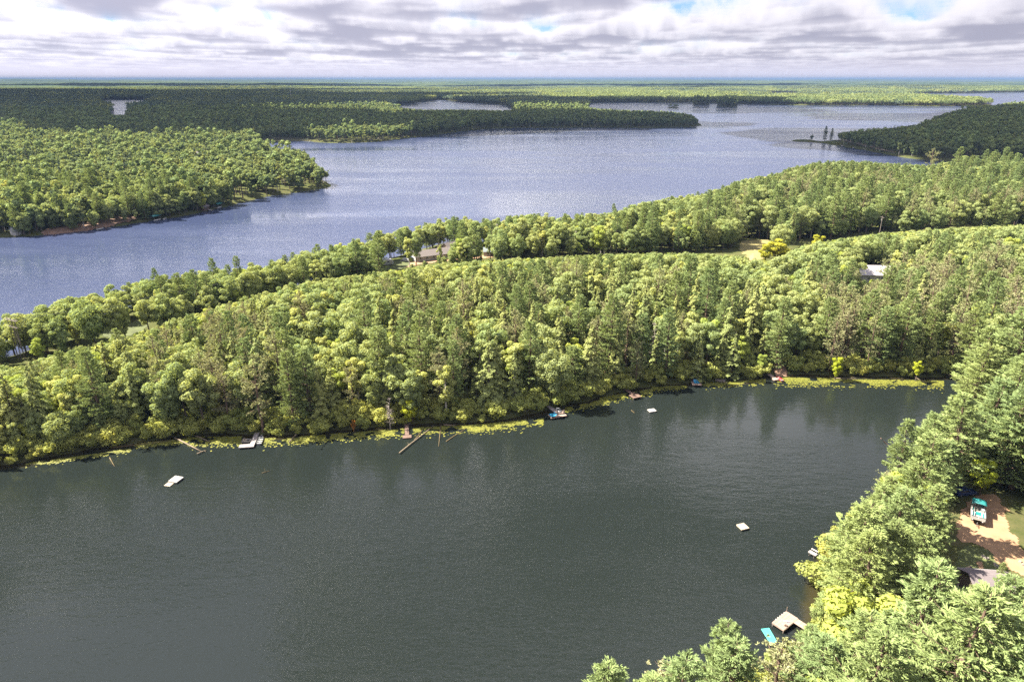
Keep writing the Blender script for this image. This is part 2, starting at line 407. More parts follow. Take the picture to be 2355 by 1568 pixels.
def leaf(name, ca, cb, yellow=(0.16, 0.15, 0.025), yel=0.35, trans=0.42):
    """leaves: tone differs from tree to tree and from clump to clump"""
    m, t = new_mat(name)
    oi = nd(t, 'ShaderNodeObjectInfo')
    tint = nd(t, 'ShaderNodeAttribute', attribute_name='tint')
    mx = nd(t, 'ShaderNodeMix', {'Factor': oi.outputs['Random'], 6: (*ca, 1), 7: (*cb, 1)}, data_type='RGBA')
    sc = nd(t, 'ShaderNodeVectorMath', {0: oi.outputs['Location'], 'Scale': 0.021}, operation='SCALE')
    nz = nd(t, 'ShaderNodeTexNoise', {'Vector': sc.outputs[0], 'Scale': 1.0, 'Detail': 3.0}, noise_dimensions='2D')
    r2 = nd(t, 'ShaderNodeMath', {0: oi.outputs['Random'], 1: 37.7}, operation='MULTIPLY')
    r2 = nd(t, 'ShaderNodeMath', {0: r2.outputs[0]}, operation='FRACT')
    yy = nd(t, 'ShaderNodeMath', {0: r2.outputs[0], 1: 0.35, 2: nz.outputs[0]}, operation='MULTIPLY_ADD')
    yf = nd(t, 'ShaderNodeMapRange', {'Value': yy.outputs[0], 'From Min': 0.60, 'From Max': 0.95, 'To Min': 0.0, 'To Max': yel})
    mx2 = nd(t, 'ShaderNodeMix', {'Factor': yf.outputs[0], 6: mx.outputs[2], 7: (*yellow, 1)}, data_type='RGBA')
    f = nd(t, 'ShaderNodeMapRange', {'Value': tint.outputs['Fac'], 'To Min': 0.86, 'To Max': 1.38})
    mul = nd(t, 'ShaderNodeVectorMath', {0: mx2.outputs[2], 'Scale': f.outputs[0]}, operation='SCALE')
    d = nd(t, 'ShaderNodeBsdfDiffuse', {'Color': mul.outputs[0]})
    tcol = nd(t, 'ShaderNodeVectorMath', {0: mul.outputs[0], 1: (1.25, 1.15, 0.6)}, operation='MULTIPLY')
    tr = nd(t, 'ShaderNodeBsdfTranslucent', {'Color': tcol.outputs[0]})
    ms = nd(t, 'ShaderNodeMixShader', {0: trans, 1: d.outputs[0], 2: tr.outputs[0]})
    finish(t, ms.outputs[0]); return m
def bark(name, color):
    m, t = new_mat(name)
    c = nd(t, 'ShaderNodeTexCoord')
    mp = nd(t, 'ShaderNodeMapping', {'Vector': c.outputs['Object'], 'Scale': (3.0, 3.0, 0.8)})
    n1 = nd(t, 'ShaderNodeTexNoise', {'Vector': mp.outputs[0], 'Scale': 2.0, 'Detail': 4.0})
    f = nd(t, 'ShaderNodeMapRange', {'Value': n1.outputs[0], 'From Min': 0.3, 'From Max': 0.7, 'To Min': 0.6, 'To Max': 1.4})
    mul = nd(t, 'ShaderNodeVectorMath', {0: color, 'Scale': f.outputs[0]}, operation='SCALE')
    p = nd(t, 'ShaderNodeBsdfDiffuse', {'Color': mul.outputs[0]})
    finish(t, p.outputs[0]); return m

M = {}
M['oak'] = leaf('oak_leaves', (0.241, 0.275, 0.119), (0.181, 0.234, 0.100), (0.344, 0.323, 0.082), 0.18)
M['oak_far_shaded'] = leaf('far_oak_leaves_shaded', (0.165, 0.200, 0.092), (0.118, 0.162, 0.080), (0.24, 0.25, 0.07), 0.28)  # oak leaves darkened and blued: cloud shade and haze put into the colour
M['aspen_far_shaded'] = leaf('far_aspen_leaves_shaded', (0.19, 0.225, 0.095), (0.16, 0.20, 0.085), (0.27, 0.27, 0.07), 0.28)  # aspen leaves dimmed likewise, far shade and haze painted into their colour
M['maple'] = leaf('maple_leaves', (0.235, 0.295, 0.075), (0.275, 0.315, 0.075), (0.36, 0.36, 0.06), 0.35)
M['aspen'] = leaf('aspen_leaves', (0.269, 0.310, 0.128), (0.324, 0.341, 0.115), (0.427, 0.385, 0.082), 0.2)
M['white_pine'] = leaf('white_pine_needles', (0.182, 0.226, 0.086), (0.150, 0.202, 0.086), (0.25, 0.265, 0.08), 0.25, 0.25)
M['red_pine'] = leaf('red_pine_needles', (0.210, 0.235, 0.108), (0.232, 0.228, 0.128), (0.25, 0.24, 0.12), 0.3, 0.25)
M['hemlock'] = leaf('hemlock_needles', (0.171, 0.203, 0.077), (0.219, 0.237, 0.083), (0.296, 0.267, 0.071), 0.12, 0.25)
M['spruce'] = leaf('spruce_needles', (0.089, 0.124, 0.083), (0.124, 0.159, 0.100), (0.165, 0.174, 0.083), 0.2, 0.2)
M['gold'] = leaf('golden_leaves', (0.31, 0.295, 0.04), (0.28, 0.29, 0.04), (0.36, 0.30, 0.03), 0.5)
M['orange'] = leaf('orange_leaves', (0.27, 0.10, 0.03), (0.25, 0.12, 0.03), (0.28, 0.15, 0.03), 0.4)
M['lime'] = leaf('lime_leaves', (0.30, 0.35, 0.04), (0.29, 0.34, 0.035), (0.36, 0.36, 0.035), 0.4)
M['shrub'] = leaf('shrub_leaves', (0.206, 0.242, 0.077), (0.275, 0.292, 0.084), (0.386, 0.323, 0.068), 0.2)
M['brown'] = leaf('withered_needles', (0.24, 0.195, 0.14), (0.22, 0.19, 0.14), (0.25, 0.19, 0.12), 0.4, 0.1)
M['bark'] = bark('grey_bark', (0.095, 0.075, 0.060))
M['bark_pine'] = bark('pine_bark', (0.115, 0.080, 0.060))
M['bark_pale'] = bark('pale_bark', (0.34, 0.31, 0.27))
M['dead'] = bark('dead_wood', (0.26, 0.225, 0.195))

# ------------------------------------------------------------------ ground and water on one fan-shaped grid that widens with distance
NR, NA = 500, 600
rr = 32.0 * (46000.0 / 32.0) ** np.linspace(0, 1, NR)
aa = np.radians(np.linspace(-62, 62, NA))
RR, AA = np.meshgrid(rr, aa, indexing='ij')
GX, GY = RR * np.sin(AA), RR * np.cos(AA)
GSD, GW = shore_sd(GX.ravel(), GY.ravel())
GSD, GW = GSD.reshape(GX.shape), GW.reshape(GX.shape)
GZ = ground_z(GX.ravel(), GY.ravel(), GSD.ravel()).reshape(GX.shape)
idx = np.arange(NR * NA).reshape(NR, NA)
QUADS = np.stack([idx[:-1, :-1], idx[:-1, 1:], idx[1:, 1:], idx[1:, :-1]], -1)      # facing up
FAR_R = 6500.0
near_rows = rr[:-1] < FAR_R
def sub_mesh(name, quads, X, Y, Z, mats, smooth=True):
    q = quads.reshape(-1, 4)
    used, invx = np.unique(q, return_inverse=True)
    v = np.stack([X.ravel()[used], Y.ravel()[used], Z.ravel()[used]], 1)
    return np_mesh(name, v, [invx.reshape(-1, 4)[:, ::-1]], mats, smooth=smooth), used

m, t = new_mat('forest_floor')
geo = nd(t, 'ShaderNodeNewGeometry')
n1 = nd(t, 'ShaderNodeTexNoise', {'Vector': geo.outputs['Position'], 'Scale': 0.35, 'Detail': 8.0, 'Roughness': 0.7})
n2 = nd(t, 'ShaderNodeTexNoise', {'Vector': geo.outputs['Position'], 'Scale': 0.03, 'Detail': 3.0})
cr = nd(t, 'ShaderNodeValToRGB', {0: n1.outputs[0]})
cr.color_ramp.elements[0].position = 0.35; cr.color_ramp.elements[0].color = (0.035, 0.040, 0.016, 1)
cr.color_ramp.elements[1].position = 0.68; cr.color_ramp.elements[1].color = (0.105, 0.080, 0.045, 1)
mx = nd(t, 'ShaderNodeMix', {'Factor': n2.outputs[0], 6: cr.outputs[0], 7: (0.055, 0.072, 0.022, 1)}, data_type='RGBA')
b = nd(t, 'ShaderNodeBump', {'Height': n1.outputs[0], 'Strength': 0.6, 'Distance': 0.4})
p = nd(t, 'ShaderNodeBsdfDiffuse', {'Color': mx.outputs[2], 'Normal': b.outputs[0]})
finish(t, p.outputs[0]); M['floor'] = m

me, _ = sub_mesh('ground', QUADS[near_rows], GX, GY, GZ, [M['floor']])
tag(link('ground', me), 'dark leaf-littered forest floor and shore banks around the lakes', kind='structure')

# the far woods run together into one rough canopy
m, t = new_mat('far_canopy')
geo = nd(t, 'ShaderNodeNewGeometry')
n1 = nd(t, 'ShaderNodeTexNoise', {'Vector': geo.outputs['Position'], 'Scale': 0.0011, 'Detail': 9.0, 'Roughness': 0.68})
n2 = nd(t, 'ShaderNodeTexNoise', {'Vector': geo.outputs['Position'], 'Scale': 0.035, 'Detail': 4.0, 'Roughness': 0.7})
cr = nd(t, 'ShaderNodeValToRGB', {0: n1.outputs[0]})
cr.color_ramp.elements[0].position = 0.40; cr.color_ramp.elements[0].color = (0.036, 0.056, 0.034, 1)
cr.color_ramp.elements[1].position = 0.64; cr.color_ramp.elements[1].color = (0.082, 0.102, 0.046, 1)
f = nd(t, 'ShaderNodeMapRange', {'Value': n2.outputs[0], 'From Min': 0.3, 'From Max': 0.7, 'To Min': 0.45, 'To Max': 1.3})
mul = nd(t, 'ShaderNodeVectorMath', {0: cr.outputs[0], 'Scale': f.outputs[0]}, operation='SCALE')
p = nd(t, 'ShaderNodeBsdfDiffuse', {'Color': mul.outputs[0]})
finish(t, p.outputs[0]); M['far_canopy'] = m
rng = np.random.default_rng(7)
far_rows = rr[:-1] >= FAR_R * 0.985
CZ = GZ + 13.0 + (vnoise(GX / 60, GY / 60, 9) + vnoise(GX / 320, GY / 320, 11) - 1.0) * 9.0 * (RR > FAR_R)
CZ = CZ + np.clip((RR - 9000) / 12000, 0, 1) * (fbm(GX / 5200, GY / 2600, 71, 4) - 0.45) * 150.0
CZ = np.where(GSD < 10, GZ, CZ)
me, _ = sub_mesh('distant_woods', QUADS[far_rows], GX, GY, CZ, [M['far_canopy']])
tag(link('distant_woods', me), 'blue-green woods running flat to the horizon', kind='structure')

def water_mat(name, deep, shallow, reach, wave, height, rough, streak, murk=0.0):
    m, t = new_mat(name)
    geo = nd(t, 'ShaderNodeNewGeometry')
    sd = nd(t, 'ShaderNodeAttribute', attribute_name='offshore')
    pat = nd(t, 'ShaderNodeTexNoise', {'Vector': geo.outputs['Position'], 'Scale': 0.25, 'Detail': 4.0})
    so = nd(t, 'ShaderNodeMath', {0: pat.outputs[0], 1: reach * 1.1, 2: sd.outputs['Fac']}, operation='MULTIPLY_ADD')
    sh = nd(t, 'ShaderNodeMapRange', {'Value': so.outputs[0], 'From Min': reach * 0.5, 'From Max': reach * 1.6, 'To Min': 0.55, 'To Max': 0.0}, interpolation_type='SMOOTHSTEP')
    mx = nd(t, 'ShaderNodeMix', {'Factor': sh.outputs[0], 6: (*deep, 1), 7: (*shallow, 1)}, data_type='RGBA')
    # ripples run across the wind; gusts roughen some streaks more than others
    mp = nd(t, 'ShaderNodeMapping', {'Vector': geo.outputs['Position'], 'Rotation': (0, 0, R(24)), 'Scale': (0.55, 1.0, 1.0)})
    w1 = nd(t, 'ShaderNodeTexNoise', {'Vector': mp.outputs[0], 'Scale': 1.0 / wave, 'Detail': 3.0, 'Roughness': 0.6, 'Distortion': 0.4}, noise_dimensions='2D')
    mp2 = nd(t, 'ShaderNodeMapping', {'Vector': geo.outputs['Position'], 'Rotation': (0, 0, R(-12)), 'Scale': (0.35, 1.0, 1.0)})
    w2 = nd(t, 'ShaderNodeTexNoise', {'Vector': mp2.outputs[0], 'Scale': 0.38 / wave, 'Detail': 2.0}, noise_dimensions='2D')
    hsum = nd(t, 'ShaderNodeMath', {0: w2.outputs[0], 1: 1.3, 2: w1.outputs[0]}, operation='MULTIPLY_ADD')
    mp3 = nd(t, 'ShaderNodeMapping', {'Vector': geo.outputs['Position'], 'Rotation': (0, 0, R(6)), 'Scale': streak})
    gust = nd(t, 'ShaderNodeTexNoise', {'Vector': mp3.outputs[0], 'Scale': 1.0, 'Detail': 4.0, 'Roughness': 0.6}, noise_dimensions='2D')
    gf = nd(t, 'ShaderNodeMapRange', {'Value': gust.outputs[0], 'From Min': 0.34, 'From Max': 0.66, 'To Min': 0.30, 'To Max': 1.40})
    hh = nd(t, 'ShaderNodeMath', {0: hsum.outputs[0], 1: gf.outputs[0]}, operation='MULTIPLY')
    bp = nd(t, 'ShaderNodeBump', {'Height': hh.outputs[0], 'Strength': 1.0, 'Distance': height})
    rf = nd(t, 'ShaderNodeMath', {0: gf.outputs[0], 1: rough}, operation='MULTIPLY')
    p = nd(t, 'ShaderNodeBsdfPrincipled', {'Base Color': mx.outputs[2], 'Roughness': rf.outputs[0], 'IOR': 1.333, 'Normal': bp.outputs[0]})
    finish(t, p.outputs[0]); return m
M['pond'] = water_mat('pond_water', (0.0085, 0.0112, 0.0100), (0.034, 0.026, 0.008), 2.2, 0.62, 0.045, 0.05, (0.012, 0.030, 1.0))
M['lake'] = water_mat('lake_water', (0.028, 0.037, 0.074), (0.025, 0.028, 0.033), 3.0, 1.6, 0.16, 0.22, (0.0028, 0.014, 1.0))
q_near = QUADS[near_rows]
qsd = GSD[:-1, :-1][near_rows]; qw = GW[:-1, :-1][near_rows]
LABELS = {'pond': 'dark rippled green-grey pond in front of the wooded neck', 'lake': 'wide wind-streaked blue lake behind the wooded neck',
          'bay': 'pale bay showing over the long far peninsula', 'tarn': 'small bright lake among the woods far left', 'farther_lake': 'pale lake near the horizon on the right', 'lake_sliver': 'thin bright sliver of water below the horizon'}
for k, (nm, poly) in enumerate(LAKES):
    cell = np.maximum(RR[:-1, :-1][near_rows] * 0.02, 3.0)
    sel = (qsd < cell) & (qw == k)
    if not sel.any(): continue
    me, used = sub_mesh(nm, q_near[sel], GX, GY, GX * 0.0, [M['pond' if k == 0 else 'lake']])
    vert_attr(me, 'offshore', -GSD.ravel()[used])
    tag(link(nm, me), LABELS[nm], kind='structure')
print('ground', round(time.time() - T0, 1))

# ------------------------------------------------------------------ trees: how each kind grows
def cards(c, n, size, rng, ratio=0.62, spread=0.40):
    """small leaf sprays: diamond faces lying roughly along n"""
    N = len(c)
    nn = n + rng.normal(0, spread, (N, 3)); nn /= np.linalg.norm(nn, axis=1)[:, None] + 1e-9
    a = rng.normal(size=(N, 3)); t1 = np.cross(nn, a); t1 /= np.linalg.norm(t1, axis=1)[:, None] + 1e-9
    t2 = np.cross(nn, t1)
    s = np.asarray(size).reshape(-1, 1) * np.ones((N, 1))
    v = np.stack([c - t1 * s, c - t2 * s * ratio, c + t1 * s, c + t2 * s * ratio], 1)
    return v.reshape(-1, 3), np.arange(4 * N).reshape(N, 4)
def blades(base, d, length, width, rng):
    """narrow needle sprays pointing along d"""
    N = len(base)
    d = d / (np.linalg.norm(d, axis=1)[:, None] + 1e-9)
    a = rng.normal(size=(N, 3)); s = np.cross(d, a); s /= np.linalg.norm(s, axis=1)[:, None] + 1e-9
    L = np.asarray(length).reshape(-1, 1); W = np.asarray(width).reshape(-1, 1) * np.ones((N, 1))
    v = np.stack([base - s * W * 0.35, base + s * W * 0.35, base + d * L * 0.75 + s * W * 0.5, base + d * L - s * W * 0.3], 1)
    return v.reshape(-1, 3), np.arange(4 * N).reshape(N, 4)
class Tree:
    def __init__(s): s.lv, s.lf, s.lt, s.n = [], [], [], 0; s.wood = MB()
    def leaves(s, v, f, tint):
        s.lv.append(v); s.lf.append(f + s.n); s.lt.append(tint); s.n += len(v)
    def crown(s, name, mat):
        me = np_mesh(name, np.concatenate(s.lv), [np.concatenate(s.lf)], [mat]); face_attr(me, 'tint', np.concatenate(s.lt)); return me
    def trunk(s, name, mat):
        return s.wood.mesh(name, mat)
    def whole(s, name, leafm, barkm):
        lv = np.concatenate(s.lv) if s.lv else np.zeros((0, 3)); lf = np.concatenate(s.lf) if s.lv else np.zeros((0, 4), int)
        wv = np.array(s.wood.v); wf = [f for f in s.wood.f if len(f) == 4]
        wf = np.array(wf, int) + len(lv)
        fs = [x for x in (lf, wf) if len(x)]
        me = np_mesh(name, np.concatenate([lv, wv]), [np.concatenate(fs)], [leafm, barkm], [0] * len(lf) + [1] * len(wf))
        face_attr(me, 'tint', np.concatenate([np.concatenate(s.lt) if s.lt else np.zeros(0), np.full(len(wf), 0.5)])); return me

def trunk_line(rng, H, r, lean=0.03, n=6, top=0.02):
    pts, rad = [], []
    ox, oy = rng.normal(0, lean, 2)
    for i in range(n):
        f = i / (n - 1)
        pts.append((ox * H * f * f + rng.normal(0, 0.006 * H) * (i > 0), oy * H * f * f + rng.normal(0, 0.006 * H) * (i > 0), H * f))
        rad.append(r * (1 - f) ** 0.8 + top)
    return pts, rad
def broadleaf(seed, H, Rc, lobes=30, n=6500, card=0.30, low=0.28, squash=0.42, lobe_r=(0.17, 0.32), gap=0.0, limbs=8):
    rng = np.random.default_rng(seed); T = Tree()
    tp, tr = trunk_line(rng, H * 0.8, 0.018 * H, 0.03)
    tp[0] = (tp[0][0], tp[0][1], -1.2)
    T.wood.tube(tp, tr, 6)
    cz, rz = H * (low + (1 - low) * 0.5), H * (1 - low) * 0.5
    cen, rad = [], []
    tries = 0
    while len(cen) < lobes and tries < 4000:
        tries += 1
        d = rng.normal(size=3); d /= np.linalg.norm(d)
        k = rng.uniform(0.35, 0.88)
        w = 1.0 if d[2] > -0.2 else 0.75
        c = np.array([d[0] * Rc * k * w, d[1] * Rc * k * w, cz + d[2] * rz * k * (1.0 if d[2] > 0 else 0.95)])
        rl = Rc * rng.uniform(*lobe_r)
        if all(np.linalg.norm(c - q) > 0.55 * rl for q in cen): cen.append(c); rad.append(rl)
    cen, rad = np.array(cen), np.array(rad)
    pick = rng.choice(len(cen), n, p=rad ** 2 / (rad ** 2).sum())
    d = rng.normal(size=(n, 3)); d[:, 2] = d[:, 2] * 0.9 + 0.18; d /= np.linalg.norm(d, axis=1)[:, None]
    rr_ = rng.uniform(0.55, 1.12, n) ** 0.8
    pos = cen[pick] + d * (rad[pick] * rr_)[:, None] * np.array([1, 1, 0.80])
    inner = np.zeros(n, bool)
    for c, r_ in zip(cen, rad):
        inner |= (((pos - c) / np.array([1, 1, 0.8])) ** 2).sum(1) < (0.70 * r_) ** 2
    keep = ~inner & (rng.random(n) > gap)
    pos, d, pick = pos[keep], d[keep], pick[keep]
    lt = rng.uniform(0.2, 0.8, len(cen))
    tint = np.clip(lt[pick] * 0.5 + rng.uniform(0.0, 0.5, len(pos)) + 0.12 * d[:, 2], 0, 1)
    v, f = cards(pos, d, card * rng.uniform(0.6, 1.35, len(pos)), rng)
    T.leaves(v, f, tint)
    for i in rng.choice(len(cen), min(limbs, len(cen)), replace=False):
        h0 = rng.uniform(0.3, 0.65) * H
        c = cen[i]
        b0 = np.array([tp[2][0] * 0.5, tp[2][1] * 0.5, h0])
        if c[2] < h0: b0[2] = max(c[2] - 0.8, 0.2 * H)
        mid = (b0 + c) / 2 + np.array([0, 0, 0.3])
        T.wood.tube([b0, mid, c], [0.007 * H, 0.005 * H, 0.02], 5, False)
    return T
def white_pine(seed, H, Rc, n_per=84, blade=(0.40, 0.085), whorl=0.98, low=0.12, droop=0.0, sparse=0.0, fan=0.42):
    """tiers of flat plumes that sweep up at the tips"""
    rng = np.random.default_rng(seed); T = Tree()
    tp, tr = trunk_line(rng, H, 0.016 * H, 0.015, 8)
    tp[0] = (tp[0][0], tp[0][1], -1.2)
    T.wood.tube(tp, tr, 6)
    z = H * low; B, D, LN, TT = [], [], [], []
    while z < H * 0.985:
        f = max(0.0, (z / H - low) / (1 - low))
        prof = (0.62 + 0.9 * f - 1.42 * f ** 2.1) if f < 0.62 else (1 - f) ** 0.55 * 1.06
        nb = rng.integers(4, 7) if f < 0.9 else 4
        a0 = rng.uniform(0, 6.28)
        for k in range(nb):
            if rng.random() < sparse * (1 - f): continue
            L = Rc * max(prof, 0.10) * rng.uniform(0.58, 1.18)
            az = a0 + k * 6.283 / nb + rng.normal(0, 0.25)
            rise = 0.10 + 0.55 * f - droop + rng.normal(0, 0.07)
            px_, py_ = np.interp(z, [q[2] for q in tp], [q[0] for q in tp]), np.interp(z, [q[2] for q in tp], [q[1] for q in tp])
            dirh = np.array([math.cos(az), math.sin(az), 0]); side = np.array([-math.sin(az), math.cos(az), 0])
            base = np.array([px_, py_, z + rng.normal(0, 0.15)])
            tip = base + dirh * L + np.array([0, 0, L * rise])
            mid = base + dirh * L * 0.5 + np.array([0, 0, L * rise * 0.32])
            T.wood.tube([base, mid, tip], [0.0035 * H * (1.1 - f), 0.0025 * H * (1.1 - f), 0.012], 4, False)
            # side shoots along the bough, each a flat feather of needles
            ns = max(5, int(n_per / 6 * L / Rc * 1.2))
            ss = np.repeat(rng.uniform(0.10, 1.0, ns), 6); sg = np.repeat(rng.choice([-1.0, 1.0], ns), 6)
            sl_ = np.repeat(rng.uniform(0.6, 1.25, ns), 6) * fan * L * (1.25 - ss) + 0.18
            uu = np.tile(np.linspace(0.12, 1.0, 6), ns); m_ = len(uu)
            wide = np.repeat(rng.uniform(0.5, 1.0, ns), 6)[:, None]
            sd_dir = dirh[None] * (1.15 - 0.5 * wide) + side[None] * sg[:, None] * wide
            q = base[None] + dirh[None] * (ss * L)[:, None] + sd_dir * (sl_ * uu)[:, None] + rng.normal(0, 0.05, (m_, 3))
            q[:, 2] += L * rise * ss ** 1.6 + 0.12 * sl_ * uu + rng.normal(0.04, 0.05, m_)
            for j in range(4):
                dd = sd_dir * rng.uniform(0.5, 1.0, m_)[:, None] + np.array([0, 0, 1.0])[None] * rng.uniform(-0.1, 0.7, m_)[:, None] + rng.normal(0, 0.28, (m_, 3))
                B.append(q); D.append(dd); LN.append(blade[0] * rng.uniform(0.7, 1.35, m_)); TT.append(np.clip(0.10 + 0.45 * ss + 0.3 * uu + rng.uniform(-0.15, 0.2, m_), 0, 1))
        z += whorl * rng.uniform(0.75, 1.25) * (0.7 if f > 0.75 else 1.0)
    B, D, LN, TT = map(np.concatenate, (B, D, LN, TT))
    v, f = blades(B, D, LN, blade[1], rng)
    T.leaves(v, f, TT)
    return T
def red_pine(seed, H, Rc, tufts=420, per=9, low=0.40, blade=0.34, bare=0.35):
    """rounded open crown of needle tufts at the ends of bare twigs"""
    rng = np.random.default_rng(seed); T = Tree()
    tp, tr = trunk_line(rng, H * 0.97, 0.015 * H, 0.02, 8)
    tp[0] = (tp[0][0], tp[0][1], -1.2)
    T.wood.tube(tp, tr, 6)
    B, D, TT = [], [], []
    nb = 46
    for k in range(nb):
        f = (k + rng.uniform(0, 1)) / nb
        z = H * (low + (0.96 - low) * f)
        prof = math.sqrt(max(0.03, 1 - (2 * f - 0.72) ** 2 / 1.75)) * (1.0 if f < 0.7 else max(0.25, (1 - f) / 0.3) ** 0.6)
        L = Rc * prof * rng.uniform(0.7, 1.15); az = rng.uniform(0, 6.283)
        dirh = np.array([math.cos(az), math.sin(az), 0]); rise = -0.05 + 0.7 * f + rng.normal(0, 0.12)
        base = np.array([np.interp(z, [q[2] for q in tp], [q[0] for q in tp]), np.interp(z, [q[2] for q in tp], [q[1] for q in tp]), z])
        tip = base + dirh * L + np.array([0, 0, L * rise])
        mid = base + dirh * L * 0.55 + np.array([0, 0, L * rise * 0.3])
        T.wood.tube([base, mid, tip], [0.05, 0.035, 0.015], 4, False)
        m_ = max(4, int(tufts / nb * L / Rc * 1.3))
        s = rng.uniform(bare, 1.02, m_)
        q = base[None] + (tip - base)[None] * s[:, None] + rng.normal(0, 0.13 * L, (m_, 3)) * np.array([1, 1, 0.55])
        q[:, 2] += -0.12 * L * np.sin(s * 3.1)
        d0 = (tip - base)[None] / L + rng.normal(0, 0.5, (m_, 3))
        for j in range(per):
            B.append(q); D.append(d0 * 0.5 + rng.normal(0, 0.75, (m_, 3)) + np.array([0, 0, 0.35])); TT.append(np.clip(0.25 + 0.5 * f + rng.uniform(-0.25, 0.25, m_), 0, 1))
        if rng.random() < 0.5:
            for j in range(2):
                e = mid + rng.normal(0, 0.35 * L, 3) * np.array([1, 1, 0.4])
                T.wood.tube([mid, e], [0.025, 0.01], 3, False)
    B, D, TT = map(np.concatenate, (B, D, TT))
    v, f = blades(B, D, blade * rng.uniform(0.7, 1.3, len(B)), 0.15, rng)
    T.leaves(v, f, TT); return T
def spire(seed, H, Rc, n=4200, card=0.26, droop=0.35, low=0.06, power=0.85, rag=0.25):
    """hemlock, cedar and spruce: drooping sprays on a tapering column"""
    rng = np.random.default_rng(seed); T = Tree()
    tp, tr = trunk_line(rng, H, 0.014 * H, 0.015, 6)
    tp[0] = (tp[0][0], tp[0][1], -1.2)
    T.wood.tube(tp, tr, 6)
    nb = int(n / 60)
    P, Nn, TT = [], [], []
    for k in range(nb):
        f = rng.uniform(0, 1) ** 0.85
        z = H * (low + (0.99 - low) * f)
        L = Rc * (1 - f) ** power * rng.uniform(1 - rag, 1 + rag) + 0.12
        az = rng.uniform(0, 6.283)
        dirh = np.array([math.cos(az), math.sin(az), 0]); side = np.array([-math.sin(az), math.cos(az), 0])
        m_ = max(8, int(60 * (L / Rc) * 1.6))
        s = rng.uniform(0.25, 1, m_) ** 0.7
        lat = rng.uniform(-1, 1, m_) * 0.36 * L * (1.1 - s * 0.6)
        q = np.array([0, 0, z])[None] + dirh[None] * (s * L)[:, None] + side[None] * lat[:, None]
        q[:, 2] += -droop * L * s ** 1.5 + rng.normal(0.1, 0.10, m_)
        q[:, 0] += np.interp(z, [a[2] for a in tp], [a[0] for a in tp]); q[:, 1] += np.interp(z, [a[2] for a in tp], [a[1] for a in tp])
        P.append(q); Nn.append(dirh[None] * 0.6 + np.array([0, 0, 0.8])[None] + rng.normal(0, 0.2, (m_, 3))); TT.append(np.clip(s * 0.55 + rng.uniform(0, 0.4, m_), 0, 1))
        if k % 3 == 0:
            T.wood.tube([(0, 0, z), tuple(np.array([0, 0, z - droop * L * 0.5]) + dirh * L * 0.8)], [0.03, 0.01], 3, False)
    P, Nn, TT = map(np.concatenate, (P, Nn, TT))
    v, f = cards(P, Nn, card * rng.uniform(0.7, 1.3, len(P)), rng, 0.5, 0.35)
    T.leaves(v, f, TT); return T
def bare_tree(seed, H, Rc, withered=0):
    rng = np.random.default_rng(seed); T = Tree()
    tp, tr = trunk_line(rng, H, 0.014 * H, 0.03, 7)
    tp[0] = (tp[0][0], tp[0][1], -1.2)
    T.wood.tube(tp, tr, 6)
    E = []
    for k in range(54):
        f = rng.uniform(0.15, 1); z = H * f * 0.98
        L = Rc * (1.1 - f) ** 0.6 * rng.uniform(0.5, 1.1); az = rng.uniform(0, 6.283)
        base = np.array([np.interp(z, [q[2] for q in tp], [q[0] for q in tp]), np.interp(z, [q[2] for q in tp], [q[1] for q in tp]), z])
        tip = base + np.array([math.cos(az) * L, math.sin(az) * L, L * rng.uniform(-0.15, 0.5)])
        T.wood.tube([base, (base + tip) / 2 + rng.normal(0, 0.08, 3), tip], [0.06, 0.04, 0.02], 4, False)
        for j in range(5):
            p0 = base + (tip - base) * rng.uniform(0.3, 1)
            e = p0 + rng.normal(0, 0.3 * L, 3) * np.array([1, 1, 0.6]) + np.array([0, 0, 0.1])
            T.wood.tube([p0, e], [0.03, 0.012], 3, False); E += [p0 + (e - p0) * s for s in (0.3, 0.55, 0.8, 1.0)]
    E = np.array(E)
    if withered:
        E = np.repeat(E, withered, 0) + rng.normal(0, 0.12, (len(E) * withered, 3))
        v, f = cards(E, rng.normal(size=E.shape), 0.14, rng, 0.4, 0.6); T.leaves(v, f, rng.random(len(E)))
    return T

